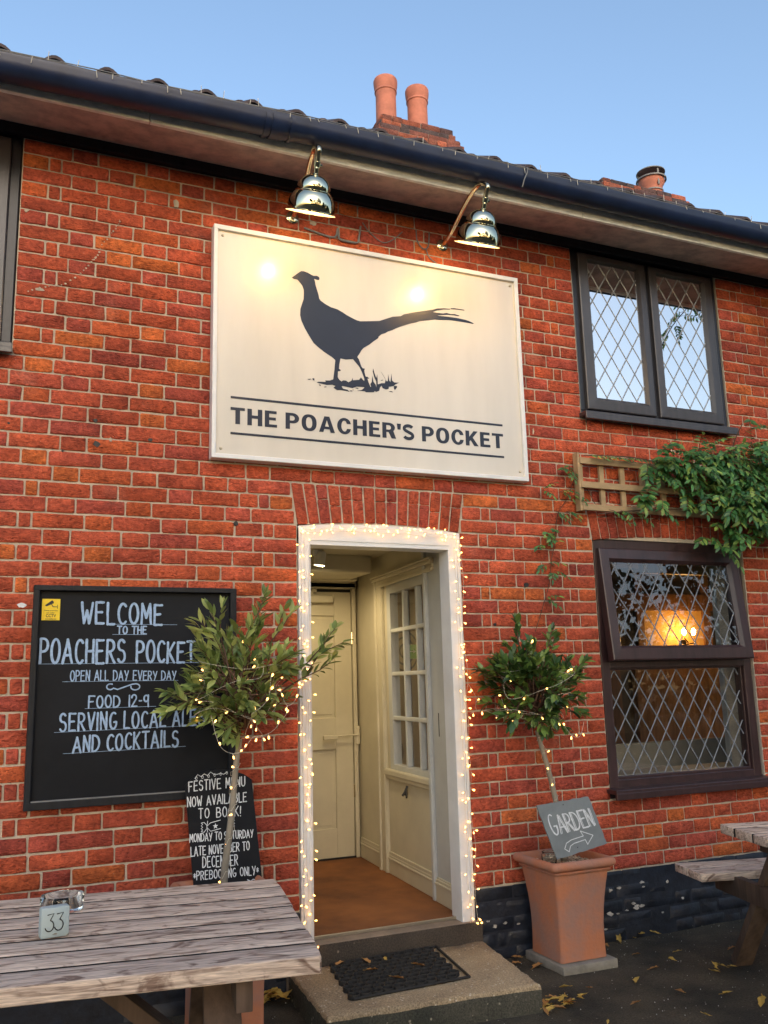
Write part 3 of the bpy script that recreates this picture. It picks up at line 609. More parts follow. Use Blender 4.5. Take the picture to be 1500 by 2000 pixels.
# ================================================================ DOORWAY AND LOBBY
FZ=.215
df=MB()
df.box(1.404,1.468,-.016,.10,.13,2.215,.004); df.box(2.266,2.341,-.016,.10,.16,2.215,.004)
df.box(1.415,1.43,-.024,-.014,.14,2.19,.003); df.box(2.318,2.333,-.024,-.014,.17,2.19,.003); df.box(1.447,1.459,-.022,-.014,.14,2.13,.003)
# head with curved top
n=16; top=[(1.404+.937*i/n,darch(1.404+.937*i/n,1.40,2.345,2.223,.024)) for i in range(n+1)]
df.prism([(1.404,2.128),(2.341,2.128)]+top[::-1],-.0155,.10)
df.prism([(1.47,2.15),(2.27,2.15)]+[(x,z-.022) for x,z in top[::-1] if 1.47<x<2.28],-.020,-.014)
DF=df.build('door_frame',M['white'],pub,fix=True)
# reveal lining and lobby surfaces
def lob(s,off=0): return (2.325+.074*s-off*.9973, s+off*.0738)   # lobby right wall, s metres in; off = into the lobby
lo=MB()
quad(lo,(2.56,1.87,FZ-.05),(1.45,1.87,FZ-.05),(1.45,1.87,2.3),(2.56,1.87,2.3))   # back
quad(lo,(1.45,.1,FZ),(1.45,1.87,FZ),(1.45,1.87,2.28),(1.45,.1,2.28))          # left
# right wall round the window opening
def rq(a,b,z0,z1,off=0): 
    p=lob(a,off);q=lob(b,off); quad(lo,(p[0],p[1],z0),(q[0],q[1],z0),(q[0],q[1],z1),(p[0],p[1],z1))
w0,w1,wz0,wz1=.36,1.12,.862,2.06
rq(.1,w0,FZ,2.28); rq(w1,1.95,FZ,2.28); rq(w0,w1,FZ,wz0); rq(w0,w1,wz1,2.28)
LO=lo.build('lobby_walls',M['cream'],pub,fix=False)
c=MB(); quad(c,(1.40,.08,2.28),(2.5,.08,2.28),(2.5,1.95,2.28),(1.40,1.95,2.28)); c.build('lobby_ceiling',M['cream'],pub,fix=False)
c=MB(); c.box(1.44,2.36,1.28,1.72,2.158,2.285,.02); c.box(1.44,2.40,1.66,1.86,2.150,2.20,.008); c.box(1.44,2.44,1.80,1.872,2.11,2.165,.006); c.build('ceiling_beam',M['cream'],pub)
c=MB(); quad(c,(1.38,.06,FZ),(2.5,.06,FZ),(2.5,1.9,FZ),(1.38,1.9,FZ)); c.build('coir_matting',M['coir'],pub,fix=False)
c=MB(); c.box(1.46,2.30,.052,.062,FZ-.01,FZ+.004,.001); c.build('matting_edge_strip',M['metal'],pub)
# inner door
dx0,dx1,dz0,dz1=1.70,2.405,FZ+.012,2.083
d=MB(); d.box(dx0,dx1,1.845,1.868,dz0,dz1,.002)
def panel(x0,x1,z0,z1,yf):   # raised frame around a sunk panel
    d.box(x0-.012,x0,yf-.008,yf+.004,z0-.012,z1+.012,.003); d.box(x1,x1+.012,yf-.008,yf+.004,z0-.012,z1+.012,.003)
    d.box(x0,x1,yf-.0075,yf+.004,z1,z1+.012,.003); d.box(x0,x1,yf-.0075,yf+.004,z0-.012,z0,.003)
DP=[(1.80,2.265,1.19,1.90),(1.80,2.265,.43,.95)]
# door face built as rails and stiles so the panels sit back
d=MB(); d.box(dx0,1.79,1.828,1.862,dz0,dz1,.002); d.box(2.275,dx1,1.828,1.862,dz0,dz1,.002); d.box(1.79,2.275,1.829,1.861,dz0,.42,.002); d.box(1.79,2.275,1.829,1.861,.96,1.18,.002); d.box(1.79,2.275,1.829,1.861,1.91,dz1,.002)
for a,b,c_,e_ in DP: d.box(a-.015,b+.015,1.848,1.858,c_-.015,e_+.015,0); d.box(a+.012,b-.012,1.842,1.850,c_+.012,e_-.012,.004)
DR=d.build('inner_door',M['cream'],pub)
h=MB(); h.box(2.418,2.452,1.80,1.835,.985,1.115,.01); h.tube([(2.435,1.795,1.055),(2.26,1.79,1.052)],.006,8); h.box(2.165,2.27,1.772,1.80,1.030,1.060,.004); h.build('handle',M['cream'],DR)
for z in (1.70,.62): h=MB(); h.box(2.404,2.418,1.818,1.834,z,z+.09,.003); h.build('hinge',M['brass_dull'],DR)
h=MB(); h.box(1.93,2.25,1.765,1.828,2.00,2.052,.008); h.box(1.925,1.955,1.76,1.828,1.997,2.055,.004); h.sphere((2.08,1.80,1.99),.014,10,6); h.box(2.07,2.10,1.775,1.81,2.05,2.085,.003); h.box(2.09,2.13,1.79,1.82,2.075,2.10,.003); h.tube([(2.08,1.785,2.078),(1.75,1.79,2.09)],.007,8); h.build('door_closer',M['cream'],DR)
h=MB(); h.box(1.60,2.415,1.846,1.870,2.086,2.105); h.build('dark_gap',M['black'],DR); h=MB(); h.box(1.66,2.42,1.82,1.869,FZ,FZ+.012); h.build('dark_gap',M['black'],DR)
c=MB(); c.box(2.412,2.44,1.815,1.869,FZ,2.13,.004); c.box(1.66,2.44,1.80,1.869,2.105,2.15,.004); c.build('inner_door_casing',M['cream'],pub)
# right wall: architrave, sash bars, sill, panel, skirting, post (built along the slanting wall)
ang=math.atan2(1,.074)
def lw_box(mb,s0,s1,off0,off1,z0,z1,bev=.003):
    a=lob((s0+s1)/2,(off0+off1)/2); mx=Matrix.Translation((a[0],a[1],(z0+z1)/2))@Matrix.Rotation(ang,4,'Z'); mb.obox(mx,(s1-s0)*1.0027,abs(off1-off0),z1-z0,bev)
a_=MB()
lw_box(a_,1.225,1.35,-.0,.022,FZ,2.11); lw_box(a_,1.325,1.36,.020,.034,FZ,2.11,.006); lw_box(a_,1.232,1.256,.020,.028,FZ,2.05,.004)
lw_box(a_,.30,1.35,.0,.026,2.06,2.13); lw_box(a_,.28,1.37,.024,.046,2.098,2.122,.006); lw_box(a_,.28,1.375,.03,.055,2.122,2.135,.004); lw_box(a_,.3,1.24,.024,.036,2.052,2.075,.004)
CA=a_.build('architrave',M['cream'],pub)
f=MB(); lw_box(f,1.095,1.16,-.05,.008,.87,2.05); lw_box(f,.30,1.16,-.049,.007,2.00,2.06); lw_box(f,.30,1.16,-.049,.007,.866,.90); lw_box(f,.30,.40,-.049,.007,.87,2.05)
WF=f.build('lobby_window',M['greypaint'],pub)
g=MB()
for s in (.862,.630): lw_box(g,s-.012,s+.012,-.035,.006,.90,2.01,.006)
for z in (1.752,1.472,1.190): lw_box(g,.39,1.10,-.034,.0045,z-.013,z+.013,.006)
g.build('glazing_bar',M['greypaint'],WF)
p=MB(); lw_box(p,.39,1.10,-.022,-.019,.88,2.02,0); p.build('pane',M['glass_in'],WF)
s=MB(); lw_box(s,.442,1.225,.0,.034,.825,.868,.014); lw_box(s,.442,1.225,.0,.020,.80,.83,.006); s.build('sill',M['cream'],WF)
s=MB(); lw_box(s,.435,1.225,.0,.014,FZ,FZ+.115,.003); lw_box(s,.435,1.225,.0,.019,FZ+.085,FZ+.10,.004); lw_box(s,.435,1.225,.0,.012,FZ+.10,FZ+.135,.006)
lw_box(s,1.36,1.86,.0,.014,FZ,FZ+.115,.003); lw_box(s,1.36,1.86,.0,.019,FZ+.085,FZ+.10,.004); lw_box(s,1.36,1.86,.0,.012,FZ+.10,FZ+.135,.006)
lw_box(s,.115,.40,.012,.028,FZ,FZ+.12,.003); lw_box(s,.115,.40,.012,.034,FZ+.09,FZ+.105,.004); lw_box(s,.115,.40,.012,.022,FZ+.105,FZ+.13,.006)
s.build('skirting_board',M['cream'],pub)
s=MB(); lw_box(s,.102,.405,-.02,.014,FZ,2.277,.003); lw_box(s,.405,.44,-.0,.036,FZ,2.277,.006); lw_box(s,.17,.185,.013,.017,1.45,1.57,.002)
PO=s.build('lobby_post',M['greypaint'],pub)
s=MB(); lw_box(s,.165,.19,.013,.019,1.50,1.60,.001); s.build('lock_plate',M['metal'],PO)
s=MB(); lw_box(s,.172,.183,.018,.021,1.535,1.575,0); s.build('keyhole',M['black'],PO); s=MB(); lw_box(s,.30,.308,.013,.0155,1.11,1.24,0); s.build('latch_slot',M['black'],PO)
s=MB(); q=lob(.83,.02); s.tube([(q[0],q[1],.79),(q[0]-.02,q[1]-.005,.755),(q[0]-.035,q[1],.735)],.007,6); s.tube([(q[0]-.01,q[1]-.01,.77),(q[0]-.03,q[1]-.05,.73)],.006,6); s.sphere((q[0]-.01,q[1],.745),.012,8,6); s.build('window_catch',M['black'],WF)
# spot light
sp=thing('ceiling_spotlight','white cylindrical spotlight lit on the lobby ceiling','spotlight',(1.92,1.12,2.28))
smx=Matrix.Translation((1.925,1.12,2.262))@Matrix.Rotation(R(9),4,'Y')
b=MB(); b.lathe([(.001,.01),(.030,.01),(.036,0),(.038,-.085),(.034,-.085),(.030,-.03),(.001,-.03)],smx,20); b.build('housing',M['white'],sp,autos=40)
M['spotlamp']=emit('spot_lamp_face',(1,.80,.45),6)
b=MB(); b.lathe([(.001,-.068),(.032,-.068),(.032,-.07),(.001,-.072)],smx,20); b.build('lamp_face',M['spotlamp'],sp)
b=MB(); b.box(1.87,1.90,1.10,1.14,2.24,2.281,.004); b.build('mount',M['white'],sp)
# threshold stone
M['mossy2']=speckled('dark_worn_stone_riser',(.085,.065,.048),(.04,.033,.026),(.25,.2,.15),30,.95,.62)  # darker stone tone for the front face of the threshold
t=MB(); 
x0,x1,yf,yb,z0,z1=1.33,2.375,-.035,.075,.0,.205
t.box(x0,x1,yf,yb,z0,z1,.012); 
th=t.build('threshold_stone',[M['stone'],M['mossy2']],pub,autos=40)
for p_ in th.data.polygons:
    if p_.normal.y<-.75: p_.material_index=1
# ================================================================ GROUND AND STEP
def grid(name,x0,x1,y0,y1,nx,ny,fn,m):
    g=MB(); 
    for j in range(ny+1):
        for i in range(nx+1):
            x=x0+(x1-x0)*i/nx;y=y0+(y1-y0)*j/ny; g.v.append((x,y,fn(x,y)))
    for j in range(ny):
        for i in range(nx): a=j*(nx+1)+i; g.f.append((a,a+1,a+nx+2,a+nx+1))
    return g.build(name,m,None,smooth=True,fix=False)
from mathutils import noise as MN
gr=grid('ground',-3,7,-6,.3,200,130,lambda x,y:.012*MN.noise((x*1.3,y*1.3,0))+.006*MN.noise((x*6,y*6,2))-.008,M['ground']); tag(gr,kind='structure')
rd=MB(); 
for a,b,c,d in ((-60,-3,-80,60),(7,60,-80,60),(-3,7,-80,-6),(-3,7,.3,60)): quad(rd,(a,c,-.012),(b,c,-.012),(b,d,-.012),(a,d,-.012))
rd=rd.build('road',M['ground'],None,fix=False); tag(rd,kind='structure')
st=thing('concrete_step','worn pebbly concrete slab step below the lit doorway','step',(1.8,-.35,0))
b=MB(); top=[(1.335,-.045),(2.375,-.03),(2.262,-.725),(1.298,-.665)]
# rounded irregular slab
def edge(p,q,n): return [(p[0]+(q[0]-p[0])*i/n,p[1]+(q[1]-p[1])*i/n) for i in range(n)]
ring=[]
for p,q in zip(top,top[1:]+top[:1]): ring+=edge(p,q,22)
cx=1.82;cy=-.36; n=len(ring)
ring=[(x+random.uniform(-.004,.004),y+random.uniform(-.005,.005)) for x,y in ring]
lv=[(1.0,-.02),(1.0,.05),(1.0,.088),(.992,.102),(.978,.108)]
for s_,z in lv: b.v+=[(cx+(x-cx)*s_,cy+(y-cy)*s_,z+(random.uniform(-.003,.003) if z>.04 else 0)) for x,y in ring]
for k in range(len(lv)-1):
    for i in range(n): b.f.append((k*n+i,k*n+(i+1)%n,(k+1)*n+(i+1)%n,(k+1)*n+i))
b.f.append(tuple((len(lv)-1)*n+i for i in range(n)))
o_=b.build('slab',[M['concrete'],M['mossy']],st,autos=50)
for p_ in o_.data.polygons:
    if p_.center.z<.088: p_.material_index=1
# rubber mat: rings
dm=thing('door_mat','black rubber ring mat lying on the concrete step','door mat',(1.78,-.28,.109),rz=R(2.5),local=True)
b=MB(); W_,D_=.58,.50; r=.0265; rows_=int(D_/(r*1.74)); 
for j in range(rows_):
    ncol=int(W_/(2*r))
    for i in range(ncol):
        x=-W_/2+r+i*2*r+(r if j%2 else 0); y=-D_/2+r+j*r*1.74
        b.lathe([(r*1.03,0),(r*1.03,.017),(r*.98,.020),(r*.86,.020),(r*.81,.016),(r*.81,0)],Matrix.Translation((x-.012+y*.20,y,0)),12)
b.build('rubber_rings',M['rubber'],dm,autos=50)
b=MB()
for y in(-.248,.232): b.tube([(-.285+y*.20,y,.007),(.285+y*.20,y,.007)],.006,6)
b.tube([(-.285-.05,-.248,.007),(-.285+.046,.232,.007)],.006,6); b.tube([(.285-.05,-.248,.007),(.285+.046,.232,.007)],.006,6)
b.build('border',M['rubber'],dm)
# ================================================================ SIGN
SY=-.055
sg=thing('pub_sign','cream sign with black pheasant above the doorway reading THE POACHER\'S POCKET','sign',(1.87,0,2.52))
b=MB(); b.box(.955,2.765,SY,-.008,2.56,3.775,0); b.build('panel',M['signwhite'],sg)
b=MB(); fx0,fx1,fz0,fz1=.936,2.783,2.537,3.797
rectframe(b,fx0,fx1,fz0,fz1,-.073,-.010,.022,.026,.024,.026,.003); b.build('frame',M['signframe'] if 'signframe' in M else M['white'],sg)
b=MB()
for x,z in((.985,3.745),(2.735,3.745),(.985,2.59),(2.735,2.595)): b.lathe([(.001,.006),(.006,.005),(.008,0)],Matrix.Translation((x,SY,z))@Matrix.Rotation(PI/2,4,'X'),12); b.build('screw',M['metal'],sg,smooth=True); b=MB()
def curve_mesh(name,loops,y,depth,m,parent):
    cu=bpy.data.curves.new(name,'CURVE'); cu.dimensions='2D'; cu.fill_mode='BOTH'; cu.extrude=depth/2
    for L in loops:
        s=cu.splines.new('POLY'); s.points.add(len(L)-1); s.use_cyclic_u=True
        for p,(x,z) in zip(s.points,L): p.co=(x,z,0,1)
    return conv(cu,name,Matrix.Translation((0,y,0))@Matrix.Rotation(PI/2,4,'X'),m,parent)
def conv(cu,name,mx,m,parent,fit=None):
    tmp=bpy.data.objects.new('tmp',cu); C.objects.link(tmp); dg=bpy.context.evaluated_depsgraph_get(); dg.update()
    me=bpy.data.meshes.new_from_object(tmp.evaluated_get(dg)); bpy.data.objects.remove(tmp); me.name=name
    if fit:
        xs_=[v.co.x for v in me.vertices]; ys_=[v.co.y for v in me.vertices]; a,b_,c,d_=fit; X0,X1,Y0,Y1=min(xs_),max(xs_),min(ys_),max(ys_)
        for v in me.vertices: v.co.x=a+(v.co.x-X0)*(b_-a)/(X1-X0); v.co.y=c+(v.co.y-Y0)*(d_-c)/(Y1-Y0)
    me.transform(mx); off=Vector((0,0,0)); p=parent
    while p is not None and not p.get('_local'): off+=p.location; p=p.parent
    me.transform(Matrix.Translation(-off)); me.materials.clear(); me.materials.append(m)
    o=bpy.data.objects.new(name,me); C.objects.link(o); o.parent=parent; return o
def text(name,body,fit,y,m,parent,bold=0,space=1,extr=.001,wspace=1):
    cu=bpy.data.curves.new(name,'FONT'); cu.body=body; cu.size=1; cu.offset=bold; cu.extrude=extr; cu.space_character=space; cu.space_word=wspace
    return conv(cu,name,Matrix.Translation((0,y,0))@Matrix.Rotation(PI/2,4,'X'),m,parent,fit)
PH=[(1.363,3.571),(1.384,3.589),(1.4,3.604),(1.415,3.616),(1.431,3.618),(1.452,3.614),(1.476,3.604),(1.487,3.601),(1.505,3.604),(1.517,3.6),(1.521,3.592),(1.518,3.582),(1.507,3.581),(1.489,3.584),(1.494,3.571),(1.497,3.55),(1.506,3.52),(1.514,3.493),(1.517,3.474),(1.525,3.463),(1.552,3.447),(1.584,3.434),(1.623,3.427),(1.651,3.415),(1.675,3.402),(1.711,3.388),(1.735,3.38),(1.755,3.377),(1.812,3.386),(1.87,3.396),(1.899,3.409),(1.952,3.433),(2.003,3.444),(2.021,3.457),(2.072,3.475),(2.142,3.495),(2.208,3.514),(2.235,3.525),(2.279,3.533),(2.319,3.535),(2.319,3.532),(2.279,3.527),(2.234,3.513),(2.207,3.499),(2.238,3.499),(2.273,3.5),(2.296,3.507),(2.322,3.504),(2.349,3.508),(2.381,3.503),(2.374,3.499),(2.345,3.5),(2.3,3.497),(2.233,3.484),(2.246,3.482),(2.299,3.485),(2.353,3.486),(2.416,3.483),(2.443,3.478),(2.474,3.468),(2.467,3.465),(2.41,3.467),(2.348,3.467),(2.312,3.466),(2.245,3.457),(2.219,3.456),(2.166,3.443),(2.122,3.432),(2.096,3.42),(2.053,3.405),(2.005,3.384),(1.971,3.367),(1.95,3.354),(1.92,3.34),(1.903,3.328),(1.887,3.322),(1.88,3.318),(1.863,3.302),(1.861,3.293),(1.83,3.269),(1.809,3.25),(1.792,3.238),(1.77,3.223),(1.757,3.206),(1.749,3.191),(1.733,3.167),(1.742,3.155),(1.755,3.117),(1.763,3.106),(1.777,3.105),(1.773,3.096),(1.774,3.084),(1.78,3.061),(1.792,3.059),(1.802,3.052),(1.79,3.049),(1.797,3.028),(1.807,3.004),(1.811,3.006),(1.807,3.021),(1.816,3.034),(1.819,3.07),(1.826,3.035),(1.838,3.021),(1.843,3.004),(1.842,3.041),(1.831,3.063),(1.823,3.096),(1.826,3.112),(1.833,3.087),(1.843,3.059),(1.849,3.081),(1.851,3.05),(1.851,3.024),(1.86,3.027),(1.873,3.033),(1.893,3.035),(1.9,3.056),(1.872,3.1),(1.896,3.063),(1.904,3.048),(1.912,3.049),(1.915,3.089),(1.92,3.054),(1.928,3.045),(1.936,3.095),(1.937,3.056),(1.951,3.046),(1.98,3.048),(1.959,3.037),(1.946,3.025),(1.925,3.019),(1.917,3.018),(1.915,3.004),(1.9,3),(1.88,3.006),(1.874,3.019),(1.864,3.008),(1.859,2.988),(1.843,2.98),(1.831,2.983),(1.826,2.976),(1.78,2.971),(1.774,2.976),(1.728,2.974),(1.754,2.98),(1.772,2.996),(1.767,2.999),(1.727,2.997),(1.702,2.986),(1.683,2.988),(1.643,2.991),(1.639,2.987),(1.647,2.976),(1.671,2.973),(1.684,2.963),(1.663,2.966),(1.631,2.967),(1.612,2.964),(1.592,2.976),(1.604,2.987),(1.585,2.992),(1.554,2.987),(1.498,2.994),(1.506,2.999),(1.548,3.003),(1.546,3.011),(1.57,3.013),(1.591,3.022),(1.595,3.047),(1.6,3.082),(1.605,3.133),(1.597,3.14),(1.583,3.15),(1.545,3.17),(1.51,3.193),(1.483,3.214),(1.457,3.253),(1.434,3.291),(1.415,3.333),(1.408,3.363),(1.41,3.398),(1.42,3.431),(1.428,3.456),(1.43,3.488),(1.43,3.511),(1.421,3.535),(1.401,3.558),(1.392,3.565),(1.375,3.564)]
PHH=[(1.635,3.147),(1.666,3.144),(1.708,3.152),(1.725,3.133),(1.745,3.112),(1.76,3.082),(1.772,3.048),(1.772,3.035),(1.765,3.038),(1.752,3.052),(1.741,3.037),(1.719,3.033),(1.704,3.03),(1.704,3.044),(1.696,3.027),(1.679,3.016),(1.664,3.024),(1.648,3.023),(1.638,3.016),(1.626,3.024),(1.617,3.038),(1.619,3.071),(1.633,3.076),(1.637,3.079),(1.625,3.086),(1.628,3.113)]
PHD=[[(1.446,3.007),(1.464,3.011),(1.464,3.007),(1.454,3.004)],[(1.473,3.014),(1.484,3.016),(1.485,3.004),(1.477,3.005)],[(1.509,2.984),(1.517,2.984),(1.522,2.977),(1.516,2.977)],[(1.538,2.975),(1.552,2.978),(1.552,2.974),(1.542,2.972)],[(1.688,2.971),(1.698,2.971),(1.7,2.967),(1.69,2.966)],[(1.7,2.976),(1.708,2.978),(1.708,2.975),(1.702,2.974)],[(1.869,3.05),(1.883,3.054),(1.882,3.05),(1.871,3.048)],[(1.916,2.99),(1.929,2.994),(1.941,2.991),(1.939,2.988)],[(1.948,3.026),(1.967,3.027),(1.966,3.018),(1.954,3.003),(1.949,3.01)],[(1.72,2.99),(1.734,2.99),(1.737,2.985),(1.722,2.987)],[(2.324,3.54),(2.347,3.544),(2.414,3.544),(2.414,3.54),(2.369,3.539),(2.326,3.536)]]

curve_mesh('pheasant_silhouette',[PH,PHH]+PHD,SY-.0012,.002,M['signink'],sg)
# heavy grotesque capitals drawn as outlines
def gly():
    G={}
    t=.24;w=.66
    def arcp(cx,cy,rx,ry,a0,a1,n=14): return [(cx+rx*math.cos(R(a0+(a1-a0)*i/n)),cy+ry*math.sin(R(a0+(a1-a0)*i/n))) for i in range(n+1)]
    G['T']=(.68,[[(0,1),(0,.83),(.23,.83),(.23,0),(.45,0),(.45,.83),(.68,.83),(.68,1)]])
    G['H']=(.72,[[(0,0),(0,1),(.215,1),(.215,.61),(.505,.61),(.505,1),(.72,1),(.72,0),(.505,0),(.505,.43),(.215,.43),(.215,0)]])
    G['E']=(.60,[[(0,0),(0,1),(.58,1),(.58,.83),(.215,.83),(.215,.60),(.54,.60),(.54,.43),(.215,.43),(.215,.17),(.60,.17),(.60,0)]])
    G['P']=(.68,[[(0,0),(0,1),(.36,1)]+arcp(.36,.68,.32,.32,90,-90)+[(.215,.36),(.215,0)],[(.215,.53),(.215,.83),(.34,.83)]+arcp(.34,.68,.12,.15,90,-90)])
    def ov(cx,cy,rx,ry,k=2.35,n=40): return [(cx+rx*math.copysign(abs(math.cos(2*PI*i/n))**(2/k),math.cos(2*PI*i/n)),cy+ry*math.copysign(abs(math.sin(2*PI*i/n))**(2/k),math.sin(2*PI*i/n))) for i in range(n)]
    G['O']=(.76,[ov(.38,.5,.38,.52),ov(.38,.5,.16,.345)])
    G['A']=(.82,[[(0,0),(.28,1),(.54,1),(.82,0),(.60,0),(.55,.20),(.27,.20),(.22,0)],[(.31,.36),(.51,.36),(.41,.78)]])
    o_=arcp(.38,.5,.38,.52,38,322,26); i_=arcp(.38,.5,.165,.345,322,38,26)
    G['C']=(.72,[[(.72,.66)]+[p for p in o_ if 1] +[(.72,.34),(.515,.34)]+i_[2:-2]+[(.515,.66)]])
    G['R']=(.74,[[(0,0),(0,1),(.38,1)]+arcp(.38,.70,.31,.30,90,-45)+[(.74,0),(.50,0),(.34,.39),(.215,.39),(.215,0)],[(.215,.55),(.215,.84),(.36,.84)]+arcp(.36,.695,.115,.145,90,-90)])
    G["'"]=(.22,[[(0,1),(.22,1),(.19,.62),(.03,.62)]])
    G['K']=(.74,[[(0,0),(0,1),(.215,1),(.215,.60),(.48,1),(.73,1),(.42,.56),(.75,0),(.50,0),(.29,.38),(.215,.28),(.215,0)]])
    # S: outer and inner sweep of a thick spine
    sp=arcp(.34,.735,.235,.185,25,230,16)+arcp(.335,.275,.24,.195,62,-160,18)
    G['S']=(.68,None,sp)
    return G
def ribbon(mb,pts,wd,y,cap=True,dy=0):
    # flat ribbon in xz following pts with round ends
    P_=[Vector((p[0],p[1])) for p in pts]
    L_=[];R_=[]
    for i,p in enumerate(P_):
        d=(P_[min(i+1,len(P_)-1)]-P_[max(i-1,0)]); d=d.normalized() if d.length>1e-9 else Vector((1,0)); nrm=Vector((-d.y,d.x)); ww=wd(i/(len(P_)-1)) if callable(wd) else wd
        L_.append(p+nrm*ww/2); R_.append(p-nrm*ww/2)
    o=len(mb.v); mb.v+=[(p.x,y,p.y) for p in L_]+[(p.x,y,p.y) for p in R_]; n=len(P_)
    mb.f+=[(o+i,o+i+1,o+n+i+1,o+n+i) for i in range(n-1)]
    if cap:
        for a,b_,l,r in ((P_[0],P_[1],L_[0],R_[0]),(P_[-1],P_[-2],R_[-1],L_[-1])):
            d=(a-b_).normalized(); nn=(l-a); ww=nn.length; o=len(mb.v)
            for k in range(7):
                an=PI*k/6; q=a+nn*math.cos(an)+d*ww*math.sin(an); mb.v.append((q.x,y-dy*.4,q.y))
            mb.f.append(tuple(range(o,o+7)))
G=gly(); x=0; lets=[]
S_="THE POACHER'S POCKET"
for i,ch_ in enumerate(S_):
    if ch_==' ': x+=.30; continue
    lets.append((ch_,x)); x+=G[ch_][0]+(.125 if not(ch_ in"R'" and S_[i+1:i+2] in"'S") else .07)
tot=x-.125; X0_,X1_,Z0_,Z1_=1.034,2.632,2.724,2.811; sx=(X1_-X0_)/tot; sz=Z1_-Z0_
for ch_,lx in lets:
    g_=G[ch_]
    if ch_=='S':
        b=MB(); ribbon(b,[(X0_+(lx+p[0])*sx,Z0_+p[1]*sz) for p in g_[2]],.0185,SY-.0022,cap=False); b.build('letter',M['signink'],sg,fix=False)
    else: curve_mesh('letter',[[(X0_+(lx+p[0])*sx,Z0_+p[1]*sz) for p in l] for l in g_[1]],SY-.0012,.002,M['signink'],sg)
for z in (2.8635,2.674): 
    b=MB(); b.box(1.034,2.632,SY-.0022,SY+.001,z-.0058,z+.0058); b.build('rule_line',M['signink'],sg)
# ================================================================ WALL LAMPS
def lamp(bx,bz,sxx,label):
    L=thing('sign_lamp',label,'wall lamp',(bx,0,bz),group='brass swan neck lamps over the sign')
    b=MB(); b.lathe([(.001,0),(.036,0),(.036,.006),(.030,.010),(.012,.012),(.012,.03),(.001,.03)],Matrix.Translation((bx,-.007,bz))@Matrix.Rotation(PI/2,4,'X'),24); b.build('wall_plate',M['brass'],L,autos=40)
    ry,rz_=-.425,bz-.200   # rim centre; the shade tips back so that its mouth faces the sign
    mx=Matrix.Translation((sxx,ry,rz_))@Matrix.Rotation(R(27),4,'X')
    tp=mx@Vector((0,0,.242)); up=(mx.to_3x3()@Vector((0,0,1)))
    e1=tp+up*.03
    pts=smoothpath([(bx,-.02,bz),(bx,-.07,bz+.006),(bx,-.15,bz+.032),(bx,-.24,bz+.075),(bx-.3*(bx-sxx),-.33,bz+.112),(bx-.6*(bx-sxx),-.42,bz+.134),(bx-.9*(bx-sxx),-.50,bz+.125),e1+up*.035,e1,tp-up*.01],8)
    b=MB(); b.tube(pts,.0135,14); b.build('arm',M['brass_dull'] ,L,smooth=True)
    b=MB(); b.lathe([(.001,.248),(.013,.248),(.0185,.244),(.0185,.220),(.014,.215),(.014,.190),(.02,.186),(.001,.180)],mx,20); sd_=mx@Vector((.022,0,.247)); b.tube([mx@Vector((0,0,.232)),mx@Vector((.027,0,.232))],.006,8); b.build('socket',M['brass'],L,autos=40)
    prof=[(.119,0),(.120,.004),(.112,.008),(.1125,.02),(.111,.04),(.107,.06),(.100,.08),(.092,.095),(.083,.106),(.084,.109),(.084,.113),(.078,.116),(.0785,.130),(.075,.148),(.067,.165),(.055,.180),(.039,.191),(.022,.197),(.001,.199)]
    prof=[(r_*1.08,z_*.93) for r_,z_ in prof]
    b=MB(); b.lathe(prof,mx,48); b.build('shade',M['brass'],L,autos=28)
    b=MB(); b.lathe([(.127,.001),(.110,.014),(.10,.05),(.075,.09),(.05,.12),(.001,.13)],mx,40); b.build('inner_shade',M['shade_in'],L,smooth=True)
    bp_=mx@Vector((0,0,.038)); b=MB(); b.sphere(bp_,.027,16,10); b.build('bulb',M['bulb'],L,smooth=True)
    return L
lamp(1.383,3.949,1.345,'left of the two brass swan neck lamps over the sign, above the pheasant head')
lamp(2.310,3.954,2.303,'right of the two brass swan neck lamps over the sign, nearest the upstairs window')
# cables under the eaves
cb=thing('cable','loose grey cables looped on the brickwork under the eaves between the lamps','cable',(1.9,0,3.9))
for pts,r in (([(1.45,-.012,3.90),(1.62,-.012,3.875),(1.645,-.02,3.93),(1.652,-.014,3.885),(1.67,-.016,3.865),(1.76,-.016,3.866),(1.775,-.016,3.90),(1.785,-.02,3.97)],.006),([(1.80,-.014,4.0),(1.84,-.014,3.95),(1.92,-.014,3.90),(1.99,-.014,3.93),(2.05,-.014,3.99)],.003),([(2.14,-.014,4.02),(2.145,-.014,3.95),(2.18,-.018,3.905),(2.215,-.014,3.93),(2.225,-.014,4.02)],.004),([(2.20,-.014,3.91),(2.22,-.014,3.86),(2.27,-.016,3.825)],.0035)):
    b=MB(); b.tube(smoothpath(pts,6),r,8); b.build('cable_run',M['cable'],cb,smooth=True)
